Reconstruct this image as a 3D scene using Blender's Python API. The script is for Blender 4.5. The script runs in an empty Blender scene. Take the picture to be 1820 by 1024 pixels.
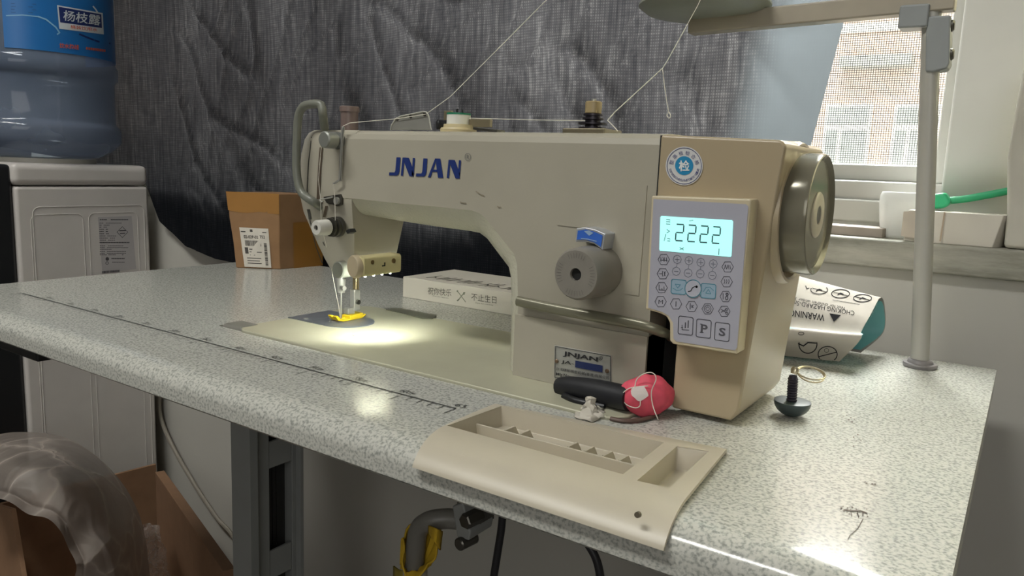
import bpy, bmesh, math, random
from mathutils import Vector, Matrix, noise
random.seed(4)
scene = bpy.context.scene
COL = scene.collection
PI = math.pi
T = 0.76                                   # table top height

# ------------------------------------------------------------------ camera
F_PX = 1355.25
CAM = Vector((0, 0, 0.93))
RIGHT = Vector((0.82551645, 0.5629358, 0.04032221))
DOWN = Vector((0.12159085, -0.10762897, -0.98672776))
FWD = Vector((-0.55112454, 0.81946281, -0.15729733))
cam = bpy.data.cameras.new('camera')
cam.sensor_width = 36
cam.lens = 36 * F_PX / 1820
cam.clip_start = 0.02
camo = bpy.data.objects.new('camera', cam)
COL.objects.link(camo)
m = Matrix.Identity(4)
for i in range(3):
    m[i][0] = RIGHT[i]; m[i][1] = -DOWN[i]; m[i][2] = -FWD[i]; m[i][3] = CAM[i]
camo.matrix_world = m
scene.camera = camo

# ------------------------------------------------------------------ world, lights, exposure
scene.view_settings.view_transform = 'Standard'
scene.view_settings.look = 'None'
scene.view_settings.exposure = 0.0
scene.view_settings.gamma = 1.0
w = bpy.data.worlds.new('world'); scene.world = w
w.use_nodes = True
bg = w.node_tree.nodes['Background']
bg.inputs[0].default_value = (0.88, 0.95, 1.0, 1)
bg.inputs[1].default_value = 3.0


def lamp(name, kind, loc, aim, energy, color=(1, 1, 1), **kw):
    l = bpy.data.lights.new(name, kind)
    l.energy = energy; l.color = color
    for k, v in kw.items():
        setattr(l, k, v)
    o = bpy.data.objects.new(name, l); COL.objects.link(o)
    o.location = loc
    o.rotation_euler = (Vector(aim) - Vector(loc)).to_track_quat('-Z', 'Y').to_euler()
    return o


lamp('sun', 'SUN', (0, -4, 8), (-1.0, 4, 0), 3.2, (1.0, 0.95, 0.88), angle=0.01)
lamp('overhead_fill', 'AREA', (-0.9, -0.5, 2.5), (-0.9, -0.5, 0), 31, (1.0, 0.99, 0.94), shape='RECTANGLE', size=1.2, size_y=0.25)  # added overhead fill for the room, no visible fixture
lamp('front_fill', 'AREA', (0.9, -1.7, 1.55), (-0.3, 0.7, 0.8), 14, (1.0, 0.99, 0.95), shape='RECTANGLE', size=1.6, size_y=1.2)  # added fill from behind the camera, no window stands there
lamp('rear_window_daylight', 'AREA', (0.0, 1.4, 1.75), (-0.10, 0.50, 0.76), 190, (1.0, 1.0, 0.96), shape='RECTANGLE', size=0.9, size_y=0.6)


# ------------------------------------------------------------------ measuring helpers
def ray(px, py):
    return RIGHT * (px - 910) + DOWN * (py - 512) + FWD * F_PX


def at_y(px, py, y):
    d = ray(px, py); return CAM + d * (y / d.y)


def at_x(px, py, x):
    d = ray(px, py); return CAM + d * (x / d.x)


def at_z(px, py, z):
    d = ray(px, py); return CAM + d * ((z - CAM.z) / d.z)


def on_y(y): return lambda px, py: at_y(px, py, y)
def on_x(x): return lambda px, py: at_x(px, py, x)
def on_z(z): return lambda px, py: at_z(px, py, z)


def on_cyl(cx, cy, r):
    def f(px, py):
        d = ray(px, py)
        a = d.x * d.x + d.y * d.y
        b = -2 * (d.x * cx + d.y * cy)
        c = cx * cx + cy * cy - r * r
        q = max(b * b - 4 * a * c, 0)
        t = (-b - math.sqrt(q)) / (2 * a)
        return CAM + d * t
    return f


# ------------------------------------------------------------------ materials
def lin(c):
    return tuple((v / 255 / 12.92) if v / 255 <= 0.04045 else ((v / 255 + 0.055) / 1.055) ** 2.4 for v in c) + (1,)


class NT:
    def __init__(s, name):
        s.m = bpy.data.materials.new(name); s.m.use_nodes = True
        s.t = s.m.node_tree; s.t.nodes.clear()
        s.out = s.n('ShaderNodeOutputMaterial')

    def n(s, kind, **kw):
        x = s.t.nodes.new(kind)
        for k, v in kw.items(): setattr(x, k, v)
        return x

    def l(s, a, b): s.t.links.new(a, b)

    def coords(s, scale=(1, 1, 1)):
        tc = s.n('ShaderNodeTexCoord'); mp = s.n('ShaderNodeMapping')
        mp.inputs['Scale'].default_value = scale
        s.l(tc.outputs['Object'], mp.inputs[0]); return mp.outputs[0]

    def noise(s, vec, scale, detail=3, rough=0.5):
        x = s.n('ShaderNodeTexNoise')
        x.inputs['Scale'].default_value = scale; x.inputs['Detail'].default_value = detail
        x.inputs['Roughness'].default_value = rough
        s.l(vec, x.inputs['Vector']); return x.outputs['Fac']

    def ramp(s, fac, stops):
        r = s.n('ShaderNodeValToRGB')
        e = r.color_ramp.elements
        while len(e) < len(stops): e.new(0.5)
        for i, (p, c) in enumerate(stops):
            e[i].position = p; e[i].color = c if len(c) == 4 else tuple(c) + (1,)
        s.l(fac, r.inputs[0]); return r.outputs[0]

    def math(s, op, a, b=None):
        x = s.n('ShaderNodeMath', operation=op)
        for i, v in enumerate((a, b)):
            if v is None: continue
            if isinstance(v, (int, float)): x.inputs[i].default_value = v
            else: s.l(v, x.inputs[i])
        return x.outputs[0]

    def bump(s, h, strength, dist=0.001):
        b = s.n('ShaderNodeBump'); b.inputs['Strength'].default_value = strength
        b.inputs['Distance'].default_value = dist
        s.l(h, b.inputs['Height']); return b.outputs[0]


MATS = {}


def mat(name, c, rough=0.5, metal=0.0, var=0.06, vscale=30, bump=0.0, bscale=300, emit=None, estr=1, alpha=None, coat=0, spec=0.5, trans=0):
    if name in MATS: return MATS[name]
    k = NT(name)
    p = k.n('ShaderNodeBsdfPrincipled')
    base = lin(c)
    v = k.coords()
    if var:
        f = k.noise(v, vscale, 4)
        lo = tuple(x * (1 - var) for x in base[:3]) + (1,); hi = tuple(min(1, x * (1 + var)) for x in base[:3]) + (1,)
        k.l(k.ramp(f, [(0.3, lo), (0.7, hi)]), p.inputs['Base Color'])
    else:
        p.inputs['Base Color'].default_value = base
    p.inputs['Roughness'].default_value = rough
    p.inputs['Metallic'].default_value = metal
    p.inputs['Specular IOR Level'].default_value = spec
    p.inputs['Coat Weight'].default_value = coat
    if bump:
        k.l(k.bump(k.noise(v, bscale, 3), bump), p.inputs['Normal'])
    if emit:
        p.inputs['Emission Color'].default_value = lin(emit); p.inputs['Emission Strength'].default_value = estr
    sh = p.outputs[0]
    if trans:
        tr = k.n('ShaderNodeBsdfTranslucent'); tr.inputs[0].default_value = base
        mx = k.n('ShaderNodeMixShader'); mx.inputs[0].default_value = trans
        k.l(sh, mx.inputs[1]); k.l(tr.outputs[0], mx.inputs[2]); sh = mx.outputs[0]
    if alpha is not None:
        tr = k.n('ShaderNodeBsdfTransparent'); tr.inputs[0].default_value = tuple(0.5 + 0.5 * x for x in base[:3]) + (1,)
        mx = k.n('ShaderNodeMixShader'); mx.inputs[0].default_value = alpha
        k.l(tr.outputs[0], mx.inputs[1]); k.l(sh, mx.inputs[2]); sh = mx.outputs[0]
    k.l(sh, k.out.inputs[0])
    MATS[name] = k.m
    return k.m


def speckle_mat():
    k = NT('speckled_laminate'); v = k.coords()
    p = k.n('ShaderNodeBsdfPrincipled')
    f = k.noise(v, 480, 2, 0.5)
    c = k.ramp(f, [(0.30, lin((146, 148, 142))), (0.44, lin((174, 175, 168))), (0.53, lin((194, 194, 186))), (0.8, lin((204, 203, 195)))])
    k.l(c, p.inputs['Base Color'])
    p.inputs['Roughness'].default_value = 0.15
    k.l(k.bump(k.noise(v, 900, 2), 0.04), p.inputs['Normal'])
    k.l(p.outputs[0], k.out.inputs[0]); return k.m


def curtain_mat():
    k = NT('gauzy_grey_fabric'); v = k.coords()
    sep = k.n('ShaderNodeSeparateXYZ'); k.l(v, sep.inputs[0])
    streak = k.noise(k.coords((1, 1, 0.07)), 190, 3, 0.6)
    cross = k.noise(k.coords((0.12, 1, 1)), 330, 2, 0.5)
    tx = k.math('SINE', k.math('MULTIPLY', sep.outputs[0], 2 * PI / 0.0030))
    tz = k.math('SINE', k.math('MULTIPLY', sep.outputs[2], 2 * PI / 0.0034))
    grid = k.math('MULTIPLY', k.math('ADD', k.math('MULTIPLY', tx, 0.5), 0.5), k.math('ADD', k.math('MULTIPLY', tz, 0.5), 0.5))
    s = k.math('ADD', k.math('MULTIPLY', streak, 0.8), k.math('ADD', k.math('MULTIPLY', cross, 0.3), k.math('MULTIPLY', grid, 0.22)))
    big = k.noise(v, 5, 3)
    s = k.math('ADD', s, k.math('MULTIPLY', k.math('SUBTRACT', big, 0.5), 0.35))
    # window glare painted in: smoother, paler blue-grey strip along the slanting free edge
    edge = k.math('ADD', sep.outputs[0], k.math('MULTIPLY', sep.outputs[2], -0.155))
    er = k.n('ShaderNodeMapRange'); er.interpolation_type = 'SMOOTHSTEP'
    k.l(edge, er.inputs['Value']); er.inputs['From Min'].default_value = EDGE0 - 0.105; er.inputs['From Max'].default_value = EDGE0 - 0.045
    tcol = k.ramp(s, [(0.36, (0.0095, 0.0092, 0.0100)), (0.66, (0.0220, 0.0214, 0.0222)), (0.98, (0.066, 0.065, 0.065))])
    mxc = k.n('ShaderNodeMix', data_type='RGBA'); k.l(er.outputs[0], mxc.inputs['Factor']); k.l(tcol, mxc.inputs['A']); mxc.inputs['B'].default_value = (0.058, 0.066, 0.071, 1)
    tr = k.n('ShaderNodeBsdfTranslucent'); k.l(mxc.outputs['Result'], tr.inputs[0])
    d = k.n('ShaderNodeBsdfPrincipled')
    k.l(k.ramp(s, [(0.4, lin((22, 24, 28))), (0.95, lin((27, 29, 33)))]), d.inputs['Base Color'])
    d.inputs['Roughness'].default_value = 0.9; d.inputs['Specular IOR Level'].default_value = 0.02
    a = k.n('ShaderNodeAddShader'); k.l(d.outputs[0], a.inputs[0]); k.l(tr.outputs[0], a.inputs[1])
    k.l(a.outputs[0], k.out.inputs[0]); return k.m


def screen_mat():
    k = NT('insect_screen_mesh'); v = k.coords()
    sep = k.n('ShaderNodeSeparateXYZ'); k.l(v, sep.inputs[0])
    def line(c, per):
        f = k.math('FRACT', k.math('MULTIPLY', c, 1 / per)); return k.math('LESS_THAN', f, 0.26)
    g = k.math('MAXIMUM', line(sep.outputs[0], 0.0026), line(sep.outputs[2], 0.0026))
    tr = k.n('ShaderNodeBsdfTransparent')
    d = k.n('ShaderNodeBsdfDiffuse'); d.inputs[0].default_value = lin((150, 150, 146))
    mx = k.n('ShaderNodeMixShader'); k.l(g, mx.inputs[0]); k.l(tr.outputs[0], mx.inputs[1]); k.l(d.outputs[0], mx.inputs[2])
    k.l(mx.outputs[0], k.out.inputs[0]); return k.m


def glass_mat(name='window_glass', tint=(0.96, 0.98, 0.98), gloss=0.06):
    k = NT(name)
    tr = k.n('ShaderNodeBsdfTransparent'); tr.inputs[0].default_value = tint + (1,)
    g = k.n('ShaderNodeBsdfGlossy'); g.inputs['Roughness'].default_value = 0.03
    mx = k.n('ShaderNodeMixShader'); mx.inputs[0].default_value = gloss
    k.l(tr.outputs[0], mx.inputs[1]); k.l(g.outputs[0], mx.inputs[2]); k.l(mx.outputs[0], k.out.inputs[0]); return k.m


def bottle_mat():
    k = NT('clear_blue_plastic'); v = k.coords()
    tr = k.n('ShaderNodeBsdfTransparent'); tr.inputs[0].default_value = (0.80, 0.85, 0.91, 1)
    p = k.n('ShaderNodeBsdfPrincipled')
    k.l(k.ramp(k.noise(v, 9, 3), [(0.3, lin((118, 132, 154))), (0.7, lin((146, 158, 178)))]), p.inputs['Base Color'])
    p.inputs['Roughness'].default_value = 0.08
    mx = k.n('ShaderNodeMixShader'); mx.inputs[0].default_value = 0.48
    k.l(tr.outputs[0], mx.inputs[1]); k.l(p.outputs[0], mx.inputs[2]); k.l(mx.outputs[0], k.out.inputs[0]); return k.m


def label_mat():
    k = NT('blue_water_label'); v = k.coords()
    sep = k.n('ShaderNodeSeparateXYZ'); k.l(v, sep.inputs[0])
    wv = k.math('MULTIPLY', k.math('SUBTRACT', k.noise(v, 14, 3), 0.5), 0.09)
    h = k.math('ADD', k.math('MULTIPLY', k.math('ADD', sep.outputs[2], wv), 5.0), 0.05)
    c = k.ramp(h, [(0.0, lin((14, 62, 118))), (0.22, lin((24, 112, 172))), (0.36, lin((18, 84, 150))), (0.46, lin((20, 70, 140))), (0.50, lin((120, 176, 214))), (0.53, lin((40, 124, 190))), (1.0, lin((30, 110, 180)))])
    p = k.n('ShaderNodeBsdfPrincipled'); k.l(c, p.inputs['Base Color']); p.inputs['Roughness'].default_value = 0.35
    k.l(p.outputs[0], k.out.inputs[0]); return k.m


def film_mat(name, c, alpha, rough=0.3, crease=0.0, scale=9):
    k = NT(name); v = k.coords()
    vo = k.n('ShaderNodeTexVoronoi', feature='DISTANCE_TO_EDGE'); vo.inputs['Scale'].default_value = scale
    wob = k.n('ShaderNodeVectorMath', operation='ADD'); nz = k.n('ShaderNodeTexNoise'); nz.inputs['Scale'].default_value = 14
    k.l(v, nz.inputs['Vector']); sc = k.n('ShaderNodeVectorMath', operation='SCALE'); sc.inputs['Scale'].default_value = 0.07
    k.l(nz.outputs['Color'], sc.inputs[0]); k.l(v, wob.inputs[0]); k.l(sc.outputs[0], wob.inputs[1]); k.l(wob.outputs[0], vo.inputs['Vector'])
    ln = k.ramp(vo.outputs['Distance'], [(0.0, (1, 1, 1)), (0.035, (0.35,) * 3), (0.10, (0, 0, 0))])
    lnf = k.math('MULTIPLY', ln, k.noise(v, 7, 2))
    cm = k.n('ShaderNodeMix', data_type='RGBA'); k.l(k.math('MULTIPLY', lnf, crease), cm.inputs['Factor'])
    cm.inputs['A'].default_value = lin(c); cm.inputs['B'].default_value = lin(tuple(min(255, x * 1.5) for x in c))
    tr = k.n('ShaderNodeBsdfTransparent')
    p = k.n('ShaderNodeBsdfPrincipled'); k.l(cm.outputs['Result'], p.inputs['Base Color']); p.inputs['Roughness'].default_value = rough
    hh = k.math('ADD', k.math('MULTIPLY', lnf, 1.0), k.math('MULTIPLY', k.noise(v, 30, 4), 0.5))
    k.l(k.bump(hh, 0.6, 0.006), p.inputs['Normal'])
    tl = k.n('ShaderNodeBsdfTranslucent'); tl.inputs[0].default_value = lin(c)
    m1 = k.n('ShaderNodeMixShader'); m1.inputs[0].default_value = 0.3
    k.l(p.outputs[0], m1.inputs[1]); k.l(tl.outputs[0], m1.inputs[2])
    mx = k.n('ShaderNodeMixShader')
    al = k.math('ADD', k.math('MULTIPLY', k.noise(v, 22, 4), 0.25), alpha - 0.12)
    k.l(k.math('MINIMUM', k.math('ADD', al, k.math('MULTIPLY', lnf, 0.2)), 1.0), mx.inputs[0])
    k.l(tr.outputs[0], mx.inputs[1]); k.l(m1.outputs[0], mx.inputs[2]); k.l(mx.outputs[0], k.out.inputs[0])
    return k.m


def facade_mat():
    k = NT('pink_brick_facade'); v = k.coords()
    b = k.n('ShaderNodeTexBrick'); k.l(k.coords((1, 1, 1)), b.inputs['Vector'])
    mp = k.n('ShaderNodeCombineXYZ'); sp = k.n('ShaderNodeSeparateXYZ'); k.l(v, sp.inputs[0])
    k.l(sp.outputs[0], mp.inputs[0]); k.l(sp.outputs[2], mp.inputs[1]); k.l(mp.outputs[0], b.inputs['Vector'])
    b.inputs['Scale'].default_value = 4.5
    b.inputs['Color1'].default_value = lin((224, 196, 174)); b.inputs['Color2'].default_value = lin((216, 186, 164)); b.inputs['Mortar'].default_value = lin((222, 200, 180))
    p = k.n('ShaderNodeBsdfPrincipled'); k.l(b.outputs[0], p.inputs['Base Color']); p.inputs['Roughness'].default_value = 0.9
    k.l(p.outputs[0], k.out.inputs[0]); return k.m


def sill_mat():
    k = NT('weathered_stone_sill'); v = k.coords((0.25, 1, 1.4))
    p = k.n('ShaderNodeBsdfPrincipled')
    k.l(k.ramp(k.noise(v, 26, 6, 0.7), [(0.3, lin((112, 112, 100))), (0.5, lin((158, 156, 144))), (0.7, lin((182, 178, 166)))]), p.inputs['Base Color'])
    p.inputs['Roughness'].default_value = 0.7
    k.l(k.bump(k.noise(v, 60, 4), 0.4), p.inputs['Normal'])
    k.l(p.outputs[0], k.out.inputs[0]); return k.m


CREAM = mat('beige_enamel', (171, 166, 151), 0.33, var=0.05, vscale=14, bump=0.05, bscale=700)
HAMMER_LIT = mat('lamplit_hammered_enamel', (196, 194, 178), 0.24, var=0.04, bump=0.6, bscale=380)  # hammered paint, coloured paler to carry the needle lamp's bounce light
TAN = mat('yellowed_plastic', (172, 157, 130), 0.32, var=0.05, vscale=12)
TANL = mat('cream_plastic', (196, 184, 158), 0.35, var=0.03)
GREYP = mat('grey_green_plastic', (118, 120, 110), 0.4, var=0.04)
DIAL = mat('grey_dial_plastic', (132, 128, 120), 0.42, var=0.05, vscale=60)
STEEL = mat('brushed_steel', (184, 184, 178), 0.32, 0.65, var=0.05)
DKSTEEL = mat('dark_steel', (92, 90, 84), 0.35, 0.8, var=0.05)
BLACK = mat('black_plastic', (24, 25, 28), 0.42, var=0.1)
DARK = mat('dark_recess', (22, 23, 22), 0.8, var=0.1)
INK = mat('black_ink', (40, 40, 42), 0.6, var=0)
GREYINK = mat('grey_ink', (96, 100, 104), 0.6, var=0)
BLUEINK = mat('navy_ink', (30, 50, 112), 0.45, var=0)
TEALINK = mat('teal_ink', (92, 150, 168), 0.5, var=0)
WHITE = mat('white_plastic', (206, 204, 196), 0.4, var=0.03)
PAPER = mat('white_paper', (212, 206, 194), 0.7, var=0.03)
THREAD = mat('white_thread', (226, 222, 208), 0.7, var=0)
YELLOW = mat('yellow_plastic', (226, 196, 40), 0.35, var=0.05)
CARD = mat('brown_cardboard', (146, 112, 78), 0.85, var=0.08, vscale=40)
TAPE = mat('orange_packing_tape', (160, 116, 62), 0.3, var=0.06)
TABLE = speckle_mat()

# ------------------------------------------------------------------ mesh helpers


def finish(me, angle=40):
    bm = bmesh.new(); bm.from_mesh(me)
    bmesh.ops.recalc_face_normals(bm, faces=bm.faces)
    for f in bm.faces: f.smooth = True
    a = math.radians(angle)
    for e in bm.edges:
        e.smooth = len(e.link_faces) != 2 or e.calc_face_angle(0) < a
    bm.to_mesh(me); bm.free()


def world_loc(o):
    v = Vector(o.location)
    while o.parent: o = o.parent; v += o.location
    return v


def part(name, bm, mt, parent=None, bevel=0, seg=3, angle=40, solid=0, sub=0, flat=False):
    me = bpy.data.meshes.new(name)
    bm.to_mesh(me); bm.free()
    o = bpy.data.objects.new(name, me); COL.objects.link(o)
    if parent is not None:
        off = world_loc(parent); o.parent = parent
    else:
        xs = [v.co for v in me.vertices]
        off = Vector(((min(v.x for v in xs) + max(v.x for v in xs)) / 2, (min(v.y for v in xs) + max(v.y for v in xs)) / 2, min(v.z for v in xs)))
        o.location = off
    me.transform(Matrix.Translation(-off))
    if not flat: finish(me, angle)
    for x in (mt if isinstance(mt, (list, tuple)) else [mt]): me.materials.append(x)
    if solid:
        s = o.modifiers.new('solid', 'SOLIDIFY'); s.thickness = solid; s.offset = 0
    if bevel:
        b = o.modifiers.new('bevel', 'BEVEL'); b.width = bevel; b.segments = seg; b.limit_method = 'ANGLE'; b.angle_limit = math.radians(28)
        if hasattr(b, 'harden_normals'): b.harden_normals = True
    if sub:
        s = o.modifiers.new('sub', 'SUBSURF'); s.levels = sub; s.render_levels = sub
    return o


def tag(o, label, cat, group=None, kind=None):
    o['label'] = label; o['category'] = cat
    if group: o['group'] = group
    if kind: o['kind'] = kind
    return o


def thing(name, loc, label, cat, group=None):
    o = bpy.data.objects.new(name, None); COL.objects.link(o); o.location = loc; o.empty_display_size = 0.02
    return tag(o, label, cat, group)


def struct(o): o['kind'] = 'structure'; return o


def new(): return bmesh.new()


def quad(bm, *pts, mi=0):
    f = bm.faces.new([bm.verts.new(p) for p in pts]); f.material_index = mi; return f


def box(bm, x0, x1, y0, y1, z0, z1):
    v = [bm.verts.new((x, y, z)) for x in (x0, x1) for y in (y0, y1) for z in (z0, z1)]
    for i in ((0, 1, 3, 2), (4, 6, 7, 5), (0, 4, 5, 1), (2, 3, 7, 6), (0, 2, 6, 4), (1, 5, 7, 3)):
        bm.faces.new([v[j] for j in i])
    return bm


def boxc(bm, c, u, v, w):
    """box at centre c with half vectors u, v, w"""
    c, u, v, w = map(Vector, (c, u, v, w))
    p = [bm.verts.new(c + u * a + v * b + w * d) for a in (-1, 1) for b in (-1, 1) for d in (-1, 1)]
    for i in ((0, 1, 3, 2), (4, 6, 7, 5), (0, 4, 5, 1), (2, 3, 7, 6), (0, 2, 6, 4), (1, 5, 7, 3)):
        bm.faces.new([p[j] for j in i])
    return bm


def frame(axis):
    a = Vector(axis).normalized()
    t = Vector((0, 0, 1)) if abs(a.z) < 0.9 else Vector((1, 0, 0))
    u = a.cross(t).normalized(); v = a.cross(u).normalized()
    return a, u, v


def lathe(bm, o, axis, prof, n=32, cap=True):
    """prof = [(distance along axis, radius)]"""
    a, u, v = frame(axis); o = Vector(o)
    rings = []
    for d, r in prof:
        rings.append([bm.verts.new(o + a * d + (u * math.cos(2 * PI * i / n) + v * math.sin(2 * PI * i / n)) * r) for i in range(n)])
    for A, B in zip(rings, rings[1:]):
        for i in range(n):
            bm.faces.new((A[i], A[(i + 1) % n], B[(i + 1) % n], B[i]))
    if cap:
        bm.faces.new(rings[0]); bm.faces.new(rings[-1][::-1])
    return bm


def cyl(bm, p, q, r, n=20, r2=None):
    p, q = Vector(p), Vector(q); L = (q - p).length
    return lathe(bm, p, q - p, [(0, r), (L, r if r2 is None else r2)], n)


def rcyl(bm, p, q, r, n=24, b=0.001):
    p, q = Vector(p), Vector(q); L = (q - p).length
    return lathe(bm, p, q - p, [(0, r - b), (b, r), (L - b, r), (L, r - b)], n)


def smooth_path(pts, k=6):
    pts = [Vector(p) for p in pts]
    out = []
    for i in range(len(pts) - 1):
        p0 = pts[max(i - 1, 0)]; p1 = pts[i]; p2 = pts[i + 1]; p3 = pts[min(i + 2, len(pts) - 1)]
        for j in range(k):
            t = j / k
            out.append(0.5 * ((2 * p1) + (p2 - p0) * t + (2 * p0 - 5 * p1 + 4 * p2 - p3) * t * t + (3 * p1 - p0 - 3 * p2 + p3) * t ** 3))
    out.append(pts[-1]); return out


def tube(bm, pts, r, n=10, smooth=6, up=None, flat=1.0):
    """swept tube; with up, the section is an ellipse r along the side and r*flat along up"""
    P = smooth_path(pts, smooth) if smooth else [Vector(p) for p in pts]
    rings = []; prev = None
    for i, p in enumerate(P):
        d = (P[min(i + 1, len(P) - 1)] - P[max(i - 1, 0)]).normalized()
        if up is not None: b = Vector(up)
        else: b = prev if prev is not None else (Vector((0, 0, 1)) if abs(d.z) < 0.9 else Vector((1, 0, 0)))
        s = d.cross(b).normalized(); b = s.cross(d).normalized(); prev = b
        rr = r(i / (len(P) - 1)) if callable(r) else r
        rings.append([bm.verts.new(p + s * math.cos(2 * PI * k / n) * rr + b * math.sin(2 * PI * k / n) * rr * flat) for k in range(n)])
    for A, B in zip(rings, rings[1:]):
        for k in range(n): bm.faces.new((A[k], A[(k + 1) % n], B[(k + 1) % n], B[k]))
    bm.faces.new(rings[0]); bm.faces.new(rings[-1][::-1]); return bm


def prism_y(bm, pts, y0, y1):
    """outline [(x,z)] extruded along y"""
    A = [bm.verts.new((x, y0, z)) for x, z in pts]; B = [bm.verts.new((x, y1, z)) for x, z in pts]
    n = len(pts)
    bm.faces.new(A); bm.faces.new(B[::-1])
    for i in range(n): bm.faces.new((A[i], B[i], B[(i + 1) % n], A[(i + 1) % n]))
    return bm


def prism(bm, pts, vec):
    """closed 3D outline extruded by vec"""
    vec = Vector(vec)
    A = [bm.verts.new(p) for p in pts]; B = [bm.verts.new(Vector(p) + vec) for p in pts]
    n = len(pts); bm.faces.new(A); bm.faces.new(B[::-1])
    for i in range(n): bm.faces.new((A[i], B[i], B[(i + 1) % n], A[(i + 1) % n]))
    return bm


def loft(bm, rings, cap=True):
    R = [[bm.verts.new(p) for p in r] for r in rings]
    n = len(R[0])
    for A, B in zip(R, R[1:]):
        for i in range(n): bm.faces.new((A[i], A[(i + 1) % n], B[(i + 1) % n], B[i]))
    if cap: bm.faces.new(R[0]); bm.faces.new(R[-1][::-1])
    return bm


def grid(bm, f, nu, nv, mi=0):
    V = [[bm.verts.new(f(i / nu, j / nv)) for i in range(nu + 1)] for j in range(nv + 1)]
    for j in range(nv):
        for i in range(nu):
            q = bm.faces.new((V[j][i], V[j][i + 1], V[j + 1][i + 1], V[j + 1][i])); q.material_index = mi
    return bm


def rrect(x0, x1, y0, y1, r, n=6):
    out = []
    for cx, cy, a in ((x1 - r, y1 - r, 0), (x0 + r, y1 - r, 90), (x0 + r, y0 + r, 180), (x1 - r, y0 + r, 270)):
        for i in range(n + 1):
            t = math.radians(a + 90 * i / n); out.append((cx + r * math.cos(t), cy + r * math.sin(t)))
    return out


def boolean_cut(o, bm):
    me = bpy.data.meshes.new('cut'); bmesh.ops.recalc_face_normals(bm, faces=bm.faces); bm.to_mesh(me); bm.free()
    c = bpy.data.objects.new('cut', me); COL.objects.link(c)
    md = o.modifiers.new('cut', 'BOOLEAN'); md.object = c; md.operation = 'DIFFERENCE'; md.solver = 'EXACT'
    bpy.context.view_layer.update()
    dg = bpy.context.evaluated_depsgraph_get()
    res = bpy.data.meshes.new_from_object(o.evaluated_get(dg))
    o.modifiers.remove(md); old = o.data; o.data = res; bpy.data.meshes.remove(old)
    bpy.data.objects.remove(c); bpy.data.meshes.remove(me)
    finish(o.data, 35)


# printed marks -------------------------------------------------------
_txt = {}


def text_geo(s, bold=0.0):
    if (s, bold) in _txt: return _txt[(s, bold)]
    cu = bpy.data.curves.new('t', 'FONT'); cu.body = s; cu.offset = bold; cu.resolution_u = 3
    o = bpy.data.objects.new('t', cu); COL.objects.link(o)
    bpy.context.view_layer.update()
    me = bpy.data.meshes.new_from_object(o.evaluated_get(bpy.context.evaluated_depsgraph_get()))
    vs = [(v.co.x, v.co.y) for v in me.vertices]; fs = [tuple(p.vertices) for p in me.polygons]
    bpy.data.objects.remove(o); bpy.data.curves.remove(cu); bpy.data.meshes.remove(me)
    if vs:
        x0 = min(v[0] for v in vs); x1 = max(v[0] for v in vs); y0 = min(v[1] for v in vs); y1 = max(v[1] for v in vs)
        vs = [((x - x0) / (x1 - x0 or 1), (y - y0) / (y1 - y0 or 1)) for x, y in vs]
    _txt[(s, bold)] = (vs, fs); return vs, fs


def text_px(bm, s, bl, br, tl, f, bold=0.0, mi=0):
    vs, fs = text_geo(s, bold)
    V = [bm.verts.new(f(bl[0] + u * (br[0] - bl[0]) + v * (tl[0] - bl[0]), bl[1] + u * (br[1] - bl[1]) + v * (tl[1] - bl[1]))) for u, v in vs]
    for q in fs:
        try: bm.faces.new([V[i] for i in q]).material_index = mi
        except ValueError: pass


def poly_px(bm, pts, f, mi=0):
    q = bm.faces.new([bm.verts.new(f(*p)) for p in pts]); q.material_index = mi; return q


def line_px(bm, pts, wd, f, closed=False, mi=0):
    P = [Vector(p) for p in pts]
    if closed: P = P + [P[0]]
    for a, b in zip(P, P[1:]):
        d = (b - a)
        if d.length < 1e-6: continue
        d.normalize(); n = Vector((-d.y, d.x)) * wd / 2; e = d * wd * 0.3
        poly_px(bm, [a - e + n, b + e + n, b + e - n, a - e - n], f, mi)


def circ_px(cx, cy, rx, ry=None, n=28, a0=0, a1=360):
    ry = ry or rx
    return [(cx + rx * math.cos(math.radians(a0 + (a1 - a0) * i / n)), cy + ry * math.sin(math.radians(a0 + (a1 - a0) * i / n))) for i in range(n + (0 if a1 - a0 == 360 else 1))]


# ================================================================== ROOM
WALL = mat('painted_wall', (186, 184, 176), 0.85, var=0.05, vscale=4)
WALL2 = mat('low_bounce_wall', (120, 118, 112), 0.85, var=0.05, vscale=4)  # unseen walls, given a darker colour to cut bounced light
YW = 0.885
X0R, X1R, Y0R, ZC = -2.6, 1.4, -2.2, 2.65
WX0, WX1, WZ0, WZ1 = -2.0, 0.75, 0.862, 1.75         # window opening
bm = new()
box(bm, X0R, X1R, YW, YW + 0.2, 0, WZ0 - 0.02); box(bm, X0R, X1R, YW, YW + 0.2, WZ1, ZC)
box(bm, X0R, WX0, YW, YW + 0.2, WZ0 - 0.02, WZ1); box(bm, WX1, X1R, YW, YW + 0.2, WZ0 - 0.02, WZ1)
struct(part('wall_rear', bm, WALL))
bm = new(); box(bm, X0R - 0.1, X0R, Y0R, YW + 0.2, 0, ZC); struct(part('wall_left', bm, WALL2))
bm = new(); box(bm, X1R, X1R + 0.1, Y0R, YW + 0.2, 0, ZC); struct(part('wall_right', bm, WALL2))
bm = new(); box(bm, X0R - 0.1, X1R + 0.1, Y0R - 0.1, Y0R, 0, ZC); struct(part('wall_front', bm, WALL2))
bm = new(); box(bm, X0R - 0.1, X1R + 0.1, Y0R - 0.1, YW + 0.2, -0.1, 0); struct(part('floor', bm, mat('grey_floor', (96, 90, 86), 0.5, var=0.1, vscale=6)))
bm = new(); box(bm, X0R - 0.1, X1R + 0.1, Y0R - 0.1, YW + 0.2, ZC, ZC + 0.1); struct(part('ceiling', bm, mat('white_ceiling', (150, 148, 142), 0.9)))

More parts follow.
